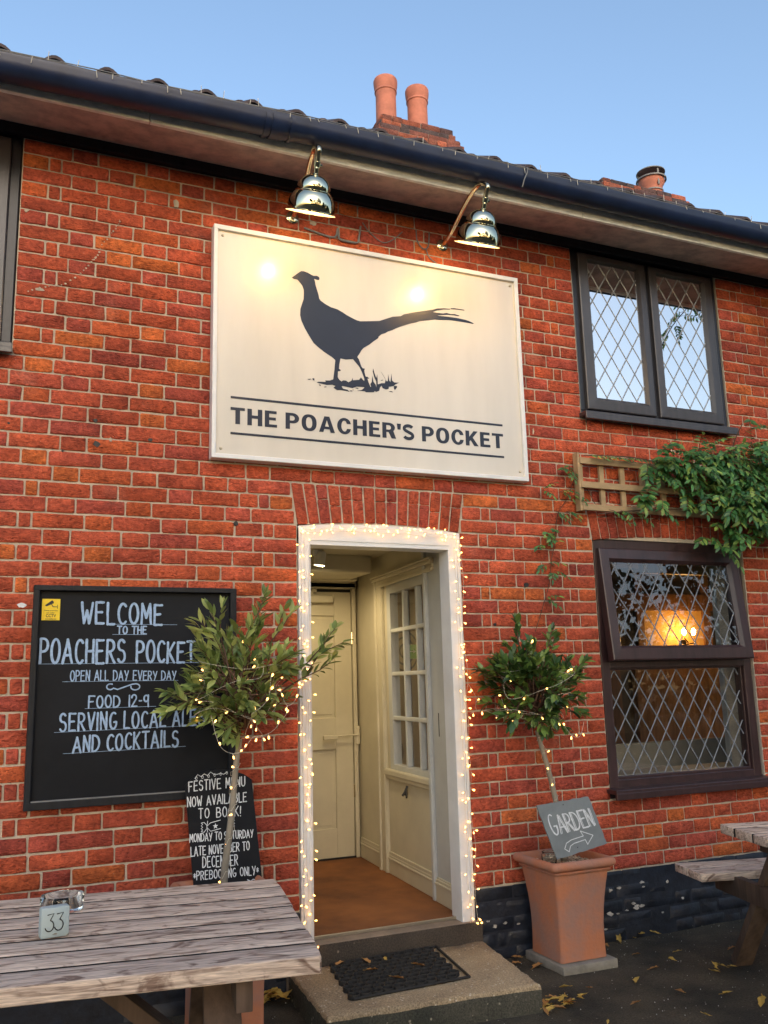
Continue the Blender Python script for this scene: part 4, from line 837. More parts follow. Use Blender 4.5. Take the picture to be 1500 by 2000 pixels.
# ================================================================ CHALKBOARD
def arc(cx,cy,rx,ry,a0,a1,n=10): return [(cx+rx*math.cos(R(a0+(a1-a0)*i/n)),cy+ry*math.sin(R(a0+(a1-a0)*i/n))) for i in range(n+1)]
F_={
'A':[[(0,0),(.42,1)],[(.42,1),(.9,0)],[(.2,.33),(.72,.33)]],
'B':[[(0,0),(0,1)],[(0,1)]+arc(.35,.76,.35,.24,90,-90)+[(.1,.52)],[(.1,.52)]+arc(.4,.26,.42,.26,90,-90)+[(0,0)]],
'C':[arc(.45,.5,.42,.5,50,310,16)],
'D':[[(0,0),(0,1)],[(0,1)]+arc(.2,.5,.62,.5,90,-90,14)+[(0,0)]],
'E':[[(0,0),(0,1)],[(0,1),(.7,1)],[(0,.52),(.55,.54)],[(0,0),(.72,.0)]],
'F':[[(0,0),(0,1)],[(0,1),(.75,1)],[(0,.52),(.55,.54)]],
'G':[arc(.45,.5,.42,.5,60,330,16)+[(.82,.42)],[(.82,.42),(.5,.42)]],
'H':[[(0,0),(0,1)],[(.7,0),(.7,1)],[(0,.5),(.7,.5)]],
'I':[[(0,0),(0,1)]],
'K':[[(0,0),(0,1)],[(.68,1),(.05,.45)],[(.15,.5),(.72,0)]],
'L':[[(0,1),(0,0)],[(0,0),(.65,0)]],
'M':[[(0,0),(.08,1)],[(.08,1),(.45,.3)],[(.45,.3),(.82,1)],[(.82,1),(.9,0)]],
'N':[[(0,0),(0,1)],[(0,1),(.68,0)],[(.68,0),(.7,1)]],
'O':[arc(.4,.5,.4,.5,90,450,22)],
'P':[[(0,0),(0,1)],[(0,1)]+arc(.3,.74,.4,.26,90,-90)+[(.02,.46)]],
'R':[[(0,0),(0,1)],[(0,1)]+arc(.3,.75,.38,.25,90,-90)+[(.05,.48)],[(.25,.48),(.75,0)]],
'S':[arc(.36,.76,.33,.24,35,245,10)+arc(.36,.26,.36,.27,75,-150,12)],
'T':[[(.4,0),(.4,1)],[(0,1),(.8,1)]],
'U':[[(0,1)]+arc(.36,.3,.36,.3,180,360)+[(.72,1)]],
'V':[[(0,1),(.4,0)],[(.4,0),(.8,1)]],
'W':[[(0,1),(.25,0)],[(.25,0),(.5,.62)],[(.5,.62),(.75,0)],[(.75,0),(1.02,1)]],
'Y':[[(0,1),(.36,.48)],[(.78,1),(.28,0)]],
'1':[[(.1,0),(.1,1)]],'2':[[(0,.75)]+arc(.32,.75,.32,.25,170,-30)+[(0,0)],[(0,0),(.7,0)]],
'9':[arc(.3,.72,.3,.28,0,360,16),[(.6,1),(.62,0)]],'3':[arc(.3,.75,.3,.25,150,-80)+[],arc(.3,.27,.36,.28,85,-150)],
'-':[[(0,.48),(.3,.48)]],'!':[[(0,.3),(.05,1)],[(0,.02),(.01,.04)]],'*':[[(.2,.3),(.2,.8)],[(0,.42),(.4,.68)],[(0,.68),(.4,.42)]]}
def chalk(mb,s,x0,x1,zl,zr,h0,h1,wd,y,sp=.22,word=.45,jit=.03,xf=None,double=False):
    adv=[];x=0
    for c_ in s:
        if c_==' ': adv.append((None,x)); x+=word; continue
        g_=F_[c_]; wmax=max(p[0] for st_ in g_ for p in st_); adv.append((c_,x)); x+=max(wmax,.06)+sp
    tot=x-sp; yy=y
    for c_,ax in adv:
        if c_ is None: continue
        jz=random.uniform(-jit,jit); js=random.uniform(1-jit,1+jit); sl=random.uniform(-.03,.03)
        for st_ in F_[c_]:
            pts=[]
            for (px,pz) in st_:
                u=(ax+px+sl*pz)/tot; X=x0+(x1-x0)*u; H=h0+(h1-h0)*u; Z=zl+(zr-zl)*u+(pz*js+jz)*H
                pts.append((X,Z))
            if len(pts)==2: pts=[(pts[0][0]+(pts[1][0]-pts[0][0])*i/6+random.uniform(-1,1)*wd*.07,pts[0][1]+(pts[1][1]-pts[0][1])*i/6+random.uniform(-1,1)*wd*.07) for i in range(7)]
            if xf: pts=[xf(*p) for p in pts]
            yy-=.00006; ph_=random.uniform(0,6)
            ribbon(mb,pts,lambda t_:wd*(1+.10*math.sin(5*t_+ph_)),yy,True,.00003)
CY=-.030
cbx=thing('chalkboard','large black framed chalkboard on the wall with blue writing WELCOME TO THE POACHERS POCKET','chalkboard',(.61,0,.93))
b=MB(); b.box(.17,1.05,CY,-.008,.93,1.875,0); b.build('board',M['chalk_board'],cbx)
b=MB(); rectframe(b,.147,1.070,.915,1.888,-.062,-.009,.026,.030,.034,.024,.003); b.build('frame',M['board_frame'],cbx)
b=MB(); b.box(.175,1.04,-.060,-.040,.947,.953,.001); b.build('chalk_ledge',M['cable'],cbx)
LN=[('WELCOME',.355,.718,1.717,1.715,.096,.094,.0110,.36,.6),('TO THE',.517,.648,1.672,1.670,.034,.034,.0066,.36,.7),('POACHERS POCKET',.188,.875,1.542,1.536,.106,.094,.0110,.36,.9),
('OPEN ALL DAY EVERY DAY',.319,.788,1.461,1.456,.046,.040,.0052,.34,.75),('FOOD 12-9',.402,.664,1.340,1.339,.052,.050,.0072,.36,.9),('SERVING LOCAL ALES',.283,.924,1.242,1.245,.075,.072,.0088,.38,.62),('AND COCKTAILS',.342,.803,1.149,1.152,.066,.072,.0088,.36,.62)]
for s,a,bb,zl,zr,h0,h1,wd_,sp_,wo in LN:
    b=MB(); chalk(b,s,a,bb,zl,zr,h0,h1,wd_,CY-.0008,sp_,wo); b.build('writing',M['chalk_blue'],cbx,fix=False)
b=MB()
for a,z,bb,z2 in ((.50,1.715,.79,1.713),(.495,1.668,.65,1.667),(.18,1.538,.93,1.534),(.285,1.458,.80,1.453),(.385,1.337,.70,1.337),(.26,1.238,.92,1.243),(.30,1.145,.84,1.150)):
    ribbon(b,[(a,z),((a+bb)/2,(z+z2)/2),(bb,z2)],.0016,CY-.0006,False)
ribbon(b,arc(.493,1.431,.016,.013,60,330,10)+[(.525,1.418),(.56,1.430),(.59,1.440)]+arc(.604,1.428,.02,.014,80,-190,12),.006,CY-.0009)
b.build('underline',M['chalk_blue'],cbx,fix=False)
b=MB(); b.box(.185,.262,CY-.0035,CY-.001,1.732,1.828,.0005); ST=b.build('camera_notice',M['yellow'],cbx); ST['label']='yellow CCTV sticker'
b=MB(); 
b.prism([(.198,1.800),(.227,1.822),(.235,1.815),(.234,1.808),(.206,1.795),(.200,1.795)],CY-.0042,CY-.0034); b.prism([(.222,1.806),(.226,1.806),(.233,1.794),(.250,1.794),(.250,1.802),(.252,1.802),(.252,1.784),(.250,1.784),(.250,1.791),(.231,1.791)],CY-.0041,CY-.0034)
b.build('camera_symbol',M['black'],ST)
for s,a,bb,z0_,z1_,bo in (('These premises',.194,.253,1.7715,1.7785,0),('are under',.205,.240,1.7625,1.769,0),('CCTV',.203,.246,1.7455,1.759,.02),('surveillance',.201,.247,1.7345,1.742,0)):
    text('notice_text',s,(a,bb,z0_,z1_),CY-.0040,M['black'],ST,bold=bo)
b=MB(); b.sphere((.288,1.765,CY-.002),.005,8,5,(1.4,.4,.7)); b.sphere((.285,1.758,CY-.002),.003,8,5); b.sphere((.78,1.05,CY-.002),.003,8,5); b.build('chalk_dab',M['chalk_white'],cbx)
# ---- leaning festive menu board
import mathutils
mb_=thing('menu_board','black arched menu board leaning on the wall behind the little tree reading FESTIVE MENU','menu board',(1.00,-.15,.0))
roll=R(5.5)
# local frame: (u,v) from bottom centre; world x = cx + u cos + v sin.. ; the board leans back
cx_,cz_=1.012,.57
def bw(u,v):  # u across (m), v up from z .57
    return (cx_+u*math.cos(roll)-v*math.sin(roll)*.9, cz_+v*math.cos(roll)+u*math.sin(roll)*.15)
b=MB(); out=[(-.155,-.07),(.155,-.07),(.155,.420),(.12,.447),(.06,.470),(0,.478),(-.06,.470),(-.12,.447),(-.155,.418)]
lean=lambda z:-.150+(z-.75)*.10
pol=[bw(u,v) for u,v in out]; n=len(pol)
b.add([(x,lean(z),z) for x,z in pol]+[(x,lean(z)+.014,z) for x,z in pol],[tuple(range(n)),tuple(range(2*n-1,n-1,-1))]+[(i,i+n,(i+1)%n+n,(i+1)%n) for i in range(n)])
b.build('board',M['chalk_board'],mb_)
def leanfix(b):
    b.v=[(x,y+lean(z),z) for x,y,z in b.v]; return b
for s,a,bb,zl,zr,h,wd_,sp_,wo in (('FESTIVE MENU',.838,1.096,.957,.965,.042,.0048,.38,.8),('NOW AVAILABLE',.832,1.102,.891,.896,.040,.0048,.34,.8),('TO BOOK!',.882,1.074,.839,.835,.041,.0046,.4,1.1),('MONDAY TO SATURDAY',.841,1.130,.742,.738,.033,.0040,.32,.6),('LATE NOVEMBER TO',.846,1.111,.683,.686,.037,.0042,.32,.7),('DECEMBER',.898,1.056,.632,.626,.044,.0044,.36,.6),('*PREBOOKING ONLY*',.858,1.150,.583,.578,.035,.0040,.34,.8)):
    b=MB(); chalk(b,s,a,bb,zl,zr,h,h,wd_,-.0008,sp_,wo); leanfix(b).build('writing',M['chalk_white'],mb_,fix=False)
b=MB()
g0=[(.866,1.012)]
for i in range(5): g0+=[(.878+i*.03,1.022+.008*math.sin(i)+(.0 if i%2 else .006)),(.893+i*.03,1.018+i*.003)]
ribbon(b,g0,.003,-.0009)
for i in range(6): ribbon(b,arc(.872+i*.028,1.012+i*.003,.004,.006,0,330,8),.0022,-.001-.00005*i)
# cracker
zc=.800
for pts in ([(.893,zc-.018),(.905,zc-.022),(.92,zc-.004),(.935,zc-.020),(.98,zc-.012)],[(.893,zc+.018),(.906,zc+.020),(.92,zc+.004),(.935,zc+.016),(.98,zc+.024)],[(.893,zc-.018),(.899,zc-.011),(.892,zc-.006),(.899,zc),(.892,zc+.006),(.899,zc+.012),(.893,zc+.018)],[(.921,zc-.022),(.918,zc),(.922,zc+.024)],[(1.015,zc-.008),(1.03,zc-.014),(1.045,zc-.006),(1.038,zc),(1.046,zc+.005),(1.038,zc+.011),(1.046,zc+.018),(1.03,zc+.022),(1.015,zc+.026)]): ribbon(b,pts,.003,-.0011)
sr=[(.957+(.013 if i%2==0 else .0055)*math.sin(i*PI/5),zc+(.013 if i%2==0 else .0055)*math.cos(i*PI/5)) for i in range(10)]
b.v+=[(x,-.0012,z) for x,z in sr]; b.f.append(tuple(range(len(b.v)-10,len(b.v))))
ribbon(b,[(1.10,.560),(1.115,.553),(1.125,.560),(1.14,.556),(1.15,.562)],.004,-.0012)
leanfix(b).build('doodle',M['chalk_white'],mb_,fix=False)
# ================================================================ PICNIC TABLES
def picnic(name,label,origin,rz,L,board,nb,H,rbx=.0,benches=True,tint='table'):
    T=thing(name,label,'picnic table',origin,rz,None,local=True)
    W_=nb*board+(nb-1)*.012; b=MB()
    for i in range(nb):
        y=-W_/2+board/2+i*(board+.012)
        mx=Matrix.Translation((random.uniform(-.004,.004),y,H-.021)); bm_=.007
        b.obox(mx,L,board,.042,bm_)
    # round the outer corners a little
    for k,v in enumerate(b.v):
        x,y,z=v
        ex=abs(x)-(L/2-.035); ey=abs(y)-(W_/2-.035)
        if ex>0 and ey>0:
            q=math.hypot(ex,ey)
            if q>.035: f_=.035/q; x=math.copysign(L/2-.035+ex*f_,x); y=math.copysign(W_/2-.035+ey*f_,y); b.v[k]=(x,y,z)
    o_=b.build('tabletop',[M['table'],M['grime']],T,fix=True,autos=35)
    for p_ in o_.data.polygons:
        if abs(p_.normal.y)>.5 and abs(p_.center.y)<W_/2-.03: p_.material_index=1
    yb=W_/2+.20; bw_=.135
    for sgn in(-1,1):
        b=MB()
        for i in(0,1): b.obox(Matrix.Translation((0,sgn*(yb+.07+i*(bw_+.008)),.435)),L,bw_,.04,.006)
        b.build('bench',M['table'],T,autos=35)
    for sx_ in(-1,1):
        X_=sx_*(L/2-.24)
        for sgn in(-1,1):
            b=MB(); b.beam((X_,sgn*.20,H-.045),(X_,sgn*(yb+.13),.0),.042,.095,up=(1,0,0)); b.build('leg',M['legwood'],T,autos=35)
        b=MB(); b.beam((X_+sx_*.045,-(yb+.2),.385),(X_+sx_*.045,yb+.2,.385),.042,.095); b.build('bench_bearer',M['legwood'],T,autos=35)
        b=MB(); b.beam((X_+sx_*.045,-W_/2+.05,H-.085),(X_+sx_*.045,W_/2-.05,H-.085),.042,.08); b.build('top_bearer',M['legwood'],T,autos=35)
        b=MB(); b.beam((X_-sx_*.03,0,.37),(X_-sx_*.42,0,H-.06),.042,.09,up=(0,1,0)); b.build('brace',M['legwood'],T,autos=35)
    return T
# left: right-back corner at (.946,-1.119), right-front corner (.777,-2.069)
an=R(-9.2); W1=.965; L1=1.9
ax=Vector((-math.cos(an),-math.sin(an),0)); fr_=Vector((math.sin(an),-math.cos(an),0)); rb_=Vector((.950,-1.112,0))
cen=rb_+ax*L1/2+fr_*W1/2
T1=picnic('picnic_table','weathered wooden picnic table at the left with the white 33 block and ashtray on it',cen,an,L1,(W1-6*.012)/7,7,.75)
# right
an2=R(-14.5); W2=.75; L2=1.8; ax2=Vector((math.cos(an2),math.sin(an2),0)); fr2=Vector((math.sin(an2),-math.cos(an2),0)); c2_=Vector((3.19,-.885,0))+ax2*L2/2+fr2*W2/2
T2=picnic('picnic_table','wooden picnic table partly in view at the right beside the black plinth',c2_,an2,L2,(W2-4*.012)/5,5,.72)
# ---- number block
nb_=thing('table_number','white painted wooden block with the number 33 on the left picnic table','table number',(.192,-1.545,.75),rz=R(8),local=True)
b=MB(); b.obox(Matrix.Translation((0,.018,.040)),.076,.036,.080,.006); BK=b.build('block',M['ceramic'],nb_,autos=40)
b=MB()
def thr(ox): return [(ox,.062),(ox+.016,.064),(ox+.007,.047)]+arc(ox+.005,.033,.0115,.014,75,-160,12)
for ox in (-.021,.004): ribbon(b,thr(ox),.0030,-.0012)
b.build('number',M['black'],nb_,fix=False)
b=MB(); b.prism([(-.008,.0095),(0,.013),(.006,.011),(.004,.0085)],-.0008,.001); b.prism([(.03,.0),(.037,.0),(.037,.008),(.031,.004)],-.0012,.001); b.build('chipped_wood',M['bark'],nb_)
# ---- ashtray
at_=thing('ashtray','clear glass ashtray with cigarette ends behind the white number block','ashtray',(.232,-1.22,.75))
b=MB(); mx=Matrix.Translation((.232,-1.22,.751)); b.lathe([(.001,0),(.060,0),(.064,.004),(.066,.04),(.063,.046),(.058,.044),(.054,.010),(.001,.008)],mx,28); b.build('bowl',M['clear'],at_,smooth=True)
for (a,b_,c_,d_) in ((-.04,-.02,.02,.0),(.0,-.035,.045,-.01),(-.03,.01,.03,.025),(.045,-.03,.05,.0)):
    b=MB(); b.tube([(.232+a,-1.22+b_,.767),(.232+c_,-1.22+d_,.777)],.0042,8); b.build('cigarette_end',M['paper'],at_,autos=40)
b=MB(); b.tube([(.277,-1.25,.772),(.282,-1.235,.800)],.0055,8); b.build('cigarette_end',M['paper'],at_,autos=40)
# ================================================================ PLANTERS
def sq_lathe(mb,prof,cx,cy,rot=0,n=1,rc=.0):
    # square pot: prof of (half width, z), corners slightly rounded
    cols=[]
    for hw,z in prof:
        r=min(.018,hw*.3); ring=[]
        for qx,qy,a0 in((1,1,0),(-1,1,90),(-1,-1,180),(1,-1,270)):
            for k in range(5):
                a=R(a0+k*22.5); ring.append((cx+qx*(hw-r)+r*math.cos(a),cy+qy*(hw-r)+r*math.sin(a),z))
        cols.append(ring)
    o=len(mb.v); n=20
    for r_ in cols: mb.v+=r_
    for i in range(len(cols)-1):
        for k in range(n): mb.f.append((o+i*n+k,o+i*n+(k+1)%n,o+(i+1)*n+(k+1)%n,o+(i+1)*n+k))
def planter(cx,cy,z0,h,wt,wb,label,slab=True):
    Pn=thing('planter',label,'planter',(cx,cy,z0))
    b=MB(); H=h
    prof=[(wb*.5-.02,z0),(wb*.5,z0+.004)]+[(wb*.5+(wt*.42-wb*.5)*t_+(.012*math.sin(PI*t_)*-1),z0+H*.86*t_) for t_ in (.1,.25,.4,.55,.7,.85,1)]
    prof+=[(wt*.445,z0+H*.87),(wt*.45,z0+H*.885),(wt*.435,z0+H*.895),(wt*.46,z0+H*.905),(wt*.49,z0+H*.92),(wt*.503,z0+H*.945),(wt*.50,z0+H*.975),(wt*.48,z0+H*.995),(wt*.455,z0+H),(wt*.425,z0+H*.985),(wt*.415,z0+H*.93),(wt*.41,z0+H*.88)]
    sq_lathe(b,prof,cx,cy); b.build('pot',M['terracotta'],Pn,autos=50)
    b=MB(); zz=z0+H*.925; r0=wt*.40
    b.add([(cx-r0,cy-r0,zz-.012),(cx+r0,cy-r0,zz-.012),(cx+r0,cy+r0,zz-.012),(cx-r0,cy+r0,zz-.012)],[(0,1,2,3)])
    for i in range(420):
        x=cx+random.uniform(-r0,r0);y=cy+random.uniform(-r0,r0);r=random.uniform(.005,.010)
        mx=Matrix.Translation((x,y,zz-.006+random.uniform(0,.006)))@Matrix.Rotation(random.uniform(0,6),4,'Z')@Matrix.Rotation(random.uniform(-.5,.5),4,'X')@Matrix.Diagonal((random.uniform(.8,1.5),1,random.uniform(.5,.8),1))
        b.lathe([(.0001,-r),(r*.8,-r*.5),(r,0),(r*.75,r*.6),(.0001,r)],mx,6)
    b.build('shingle',M['pebble'],Pn,smooth=True)['kind']='stuff'
    return Pn
PXc,PYc=2.765,-.215
ps=thing('paving_slab','grey concrete paving slab under the terracotta planter','paving slab',(PXc,PYc,0))
b=MB(); b.obox(Matrix.Translation((PXc+.005,PYc-.005,.016)),.325,.345,.044,.006); b.build('slab',M['slab'],ps,autos=40)
planter(PXc,PYc,.038,.480,.385,.275,'tall square terracotta planter right of the door holding the GARDEN slate')
planter(.965,-.30,.0,.575,.40,.28,'terracotta planter half hidden behind the left picnic table')
# ---- GARDEN slate leaning in the planter
sl_=thing('slate_sign','grey slate with chalk word GARDEN and an arrow leaning in the planter','sign',(2.7,-.3,.5))
SLy=-.33
q4=[(2.545,.788),(2.864,.812),(2.945,.574),(2.632,.528)]
def slp(u,v):  # u,v in 0..1 (v down)
    a=Vector(q4[0]).lerp(Vector(q4[1]),u); c_=Vector(q4[3]).lerp(Vector(q4[2]),u); p=a.lerp(c_,v); return (p.x,p.y)
sly=lambda z:SLy-(.80-z)*.10
b=MB(); pts=[]
for (u0,v0,u1,v1) in ((0,0,1,0),(1,0,1,1),(1,1,0,1),(0,1,0,0)):
    for i in range(14): 
        t_=i/14; x,z=slp(u0+(u1-u0)*t_,v0+(v1-v0)*t_); pts.append((x+random.uniform(-.0022,.0022),z+random.uniform(-.0022,.0022)))
n=len(pts); b.add([(x,sly(z),z) for x,z in pts]+[(x,sly(z)+.007,z) for x,z in pts],[tuple(range(n)),tuple(range(2*n-1,n-1,-1))]+[(i,i+n,(i+1)%n+n,(i+1)%n) for i in range(n)])
b.build('slate',M['slate'],sl_)
b=MB()
zb=lambda u,v:slp(u,v)
rnd=random.getstate()
def slw(s,u0,u1,v0,v1,wd_):
    tot=0;adv=[]
    for c_ in s: wmax=max(p[0] for st_ in F_[c_] for p in st_); adv.append((c_,tot)); tot+=wmax+.2
    tot-=.2; k=0
    for c_,a_x in adv:
        for st_ in F_[c_]:
            P2=[]
            for px,pz in st_: 
                u=u0+(u1-u0)*(a_x+px)/tot; P2.append(slp(u,v1+(v0-v1)*pz*(1.12 if c_=='G' else 1)))
            if len(P2)==2: P2=[(P2[0][0]+(P2[1][0]-P2[0][0])*i/5,P2[0][1]+(P2[1][1]-P2[0][1])*i/5) for i in range(6)]
            k+=1; ribbon(b,P2,lambda t_:.0055+.0035*t_,-.0010-.00006*k)
            if c_ in'ADERN' and len(st_)==2: k+=1; ribbon(b,[(x+.008,z) for x,z in P2],.0030,-.0010-.00006*k)
slw('GARDEN',.10,.90,.24,.58,.007)
ar=[(.20,.86),(.27,.77),(.38,.735),(.62,.725),(.60,.62),(.80,.76),(.64,.90),(.63,.80),(.40,.81),(.32,.84),(.26,.93),(.20,.86)]
for i,(p_,q_) in enumerate(zip(ar,ar[1:])): ribbon(b,[slp(*p_),slp(*q_)],.004,-.0012-.00004*i)
b.v=[(x,y+sly(z),z) for x,y,z in b.v]; b.build('writing',M['chalk_white'],sl_,fix=False)
b=MB(); 
for u,v in((.48,.07),(.44,.90)): x,z=slp(u,v); b.prism([(x-.002,z-.002),(x+.002,z-.002),(x+.002,z+.003),(x-.002,z+.003)],sly(z)-.001,sly(z)+.001)
b.build('nail_hole',M['black'],sl_)
# ---- glass jar in the planter
j=thing('glass_jar','small clear glass jar on the shingle beside the GARDEN slate','jar',(2.635,-.27,.48))
b=MB(); b.lathe([(.001,0),(.034,0),(.038,.006),(.038,.052),(.034,.06),(.036,.066),(.033,.066),(.031,.058),(.034,.05),(.034,.008),(.001,.006)],Matrix.Translation((2.645,-.265,.485)),24); b.build('jar',M['clear'],j,smooth=True)
# ================================================================ FOLIAGE
def rv(): 
    while True:
        v=Vector((random.uniform(-1,1),random.uniform(-1,1),random.uniform(-1,1)))
        if .05<v.length<1: return v.normalized()
def leaf(mb,p,d,n,L,W_,bend=.15,fold=.25):
    d=d.normalized(); s=d.cross(n); 
    if s.length<.05: s=d.orthogonal()
    s.normalize(); u=s.cross(d)
    pts=[]; prof=[(0,.0),(.22,.75),(.5,1),(.78,.62),(1,0)]
    o=len(mb.v)
    for t_,w in prof:
        c_=p+d*L*t_-u*bend*L*t_*t_
        if w==0: mb.v.append(tuple(c_))
        else: mb.v+= [tuple(c_+s*W_/2*w+u*fold*W_/2*w),tuple(c_),tuple(c_-s*W_/2*w+u*fold*W_/2*w)]
    a=o
    mb.f+=[(a,a+2,a+1),(a,a+3,a+2),(a+1,a+2,a+5,a+4),(a+2,a+3,a+6,a+5),(a+4,a+5,a+8,a+7),(a+5,a+6,a+9,a+8),(a+7,a+8,a+10),(a+8,a+9,a+10)]
def sprig(fm,tm,p,d,L,nl,ll,lw_,droop=.1,r=.0035,spread=.9,tip=True):
    d=d.normalized(); pts=[p]; q=p.copy(); dd=d.copy()
    for i in range(5): dd=(dd+rv()*.16+Vector((0,0,-droop*.2))).normalized(); q=q+dd*L/5; pts.append(q.copy())
    tm.tube(pts,[r*(1-.13*i) for i in range(6)],5)
    for i in range(nl):
        t_=(i+.6)/nl; t_=.12+t_*.88; k=min(4,int(t_*5)); f_=t_*5-k; c_=pts[k].lerp(pts[k+1],min(1,f_)); ax_=(pts[k+1]-pts[k]).normalized()
        sd=ax_.cross(rv()).normalized(); ld=(ax_*(.75+.5*t_)+sd*spread+Vector((0,0,.15))).normalized()
        leaf(fm,c_,ld,(Vector((0,0,1))+rv()*.5+Vector((0,-.3,0))).normalized(),ll*random.uniform(.65,1.15),lw_*random.uniform(.75,1.2),random.uniform(-.1,.3),random.uniform(.1,.4))
    if tip:
        for _ in range(2): leaf(fm,pts[-1],(dd+rv()*.35),Vector((0,-.4,1)),ll*.8,lw_*.8)
def bay(name,label,trunk,ctr,rad,ns,nl,ll,lw_,lm,extra,seed):
    random.seed(seed)
    t_=thing(name,label,'tree',trunk[0])
    b=MB(); tp=smoothpath(trunk,6); n=len(tp); b.tube(tp,[.0165-.005*i/n for i in range(n)],10); tr_=b.build('trunk',M['bark'],t_,smooth=True)
    f=MB();w_=MB(); top=Vector(trunk[-1]); c_=Vector(ctr)
    for i in range(ns):
        v=rv(); v.z=v.z*.9+.05
        e_=Vector((v.x*rad[0],v.y*rad[1],v.z*rad[2]))*random.uniform(.75,1.08)
        target=c_+e_; start=top.lerp(c_,random.uniform(.1,.9))+rv()*.03
        mid=start.lerp(target,random.uniform(.45,.65))
        w_.tube([start,start.lerp(mid,.5)+rv()*.015,mid],[.006,.005,.004],5)
        sprig(f,w_,mid,(target-mid),(target-mid).length*random.uniform(.9,1.1),nl,ll,lw_)
        if i%2: sprig(f,w_,start.lerp(mid,.7),(target-mid).normalized()+rv()*.8,rad[0]*.45,int(nl*.8),ll,lw_)
    for p,q,k in extra:
        p=Vector(p);q=Vector(q); w_.tube([top.lerp(c_,.3),p],[.006,.004],5); sprig(f,w_,p,q-p,(q-p).length,k,ll,lw_,0,.004,.8)
        sprig(f,w_,p.lerp(q,.4),(q-p).normalized()+Vector((0,0,.6)),(q-p).length*.6,int(k*.6),ll,lw_)
    cr=w_.build('crown',M['twig'],t_,smooth=True)
    f.build('leaves',lm,cr,fix=False,smooth=True)
    return t_,f
TL,fL=bay('bay_tree','little bay standard tree with pale olive narrow leaves in front of the chalkboard',[(.943,-.36,.50),(.948,-.37,.66),(.975,-.37,.87),(.992,-.37,1.07),(1.010,-.37,1.19)],(1.02,-.37,1.47),(.255,.21,.255),64,11,.074,.026,M['leafL'],
 [((1.22,-.40,1.44),(1.47,-.42,1.645),16),((1.24,-.40,1.42),(1.44,-.42,1.57),14),((.86,-.38,1.40),(.68,-.39,1.36),14),((.86,-.38,1.36),(.71,-.40,1.32),12),((1.05,-.37,1.62),(1.12,-.38,1.82),10),((.92,-.38,1.58),(.82,-.39,1.70),8),((1.14,-.37,1.6),(1.24,-.37,1.76),8),((.92,-.42,1.6),(.88,-.44,1.76),9)],11)
TR,fR=bay('laurel_tree','little laurel standard tree with dark glossy leaves growing in the terracotta planter',[(2.765,-.215,.49),(2.752,-.22,.66),(2.738,-.22,.775),(2.70,-.22,.95),(2.665,-.22,1.07),(2.645,-.22,1.15)],(2.635,-.22,1.395),(.29,.2,.24),62,11,.066,.031,M['leafR'],
 [((2.56,-.22,1.56),(2.55,-.22,1.72),7),((2.72,-.22,1.54),(2.79,-.22,1.66),8),((2.63,-.3,1.25),(2.60,-.33,1.15),7),((2.75,-.3,1.28),(2.84,-.32,1.19),8),((2.5,-.3,1.3),(2.42,-.32,1.2),8),((2.66,-.35,1.4),(2.62,-.42,1.3),8),((2.44,-.22,1.43),(2.31,-.22,1.43),9),((2.85,-.22,1.42),(2.98,-.22,1.49),8)],5)
random.seed(21)
# ---- trellis
tr_=thing('trellis','pale wooden trellis screwed to the wall with wisteria growing over it','trellis',(3.9,-.03,2.39))
x0,x1,z0,z1=3.145,5.0,2.392,2.712
b=MB()
for z in (z0+.018,(z0+z1)/2-.005,z1-.018): b.box(x0+.006,x1,-.070,-.050,z-.019,z+.019,.002); b.build('rail',M['trellis'],tr_); b=MB()
x=x0+.018
while x<x1: b=MB(); b.box(x-.017,x+.017,-.049,-.030,z0,z1,.002); b.build('batten',M['trellis'],tr_); x+=.155
b=MB(); b.box(x0-.012,x0+.004,-.068,-.020,z0-.005,z1+.03,.002); b.build('end_post',M['trellis'],tr_)
# ---- wisteria
ws=thing('wisteria','green wisteria with drooping leaflets spilling over the trellis by the windows','climbing plant',(4.4,-.1,2.4))
f=MB(); s=MB()
def pinnate(p,d,L,npair=5,ll=.052,droop=.5):
    d=d.normalized(); pts=[p]; q=p.copy(); dd=d.copy()
    for i in range(6): dd=(dd+Vector((0,0,-droop*.35))+rv()*.05).normalized(); q=q+dd*L/6; pts.append(q.copy())
    s.tube(pts,.0013,4)
    for i in range(npair):
        t_=.25+.72*i/npair; k=min(5,int(t_*6)); c_=pts[k].lerp(pts[k+1],t_*6-k); ax_=(pts[k+1]-pts[k]).normalized()
        sd=ax_.cross(Vector((0,-.5,1))).normalized()
        for sg_ in(-1,1): leaf(f,c_,(ax_*.55+sd*sg_+Vector((0,0,-.35))+rv()*.15),(Vector((0,-.9,.6))+rv()*.35).normalized(),ll*random.uniform(.8,1.2)*(1-.25*abs(t_-.5)),ll*.40,random.uniform(0,.3),.2)
    leaf(f,pts[-1],dd,Vector((0,-.8,.6)),ll*1.1,ll*.42)
vines=[[(5.3,-.10,2.2),(4.9,-.12,2.6),(4.4,-.10,2.72),(3.9,-.11,2.70),(3.5,-.09,2.735),(3.17,-.08,2.72)],[(5.2,-.12,2.5),(4.7,-.16,2.5),(4.3,-.15,2.45),(3.9,-.10,2.43),(3.5,-.09,2.40),(3.25,-.07,2.37)],[(5.2,-.12,2.8),(4.8,-.2,2.85),(4.4,-.18,2.80),(4.1,-.15,2.75)],[(4.35,-.12,2.7),(4.3,-.14,2.85),(4.36,-.18,3.0)],[(5.2,-.15,3.2),(4.95,-.15,3.6),(5.0,-.3,4.1),(5.05,-.55,4.4)]]
for v in vines: s.tube(smoothpath(v,6),[.006-.003*i/(6*(len(v)-1)) for i in range(6*(len(v)-1)+1)],6)
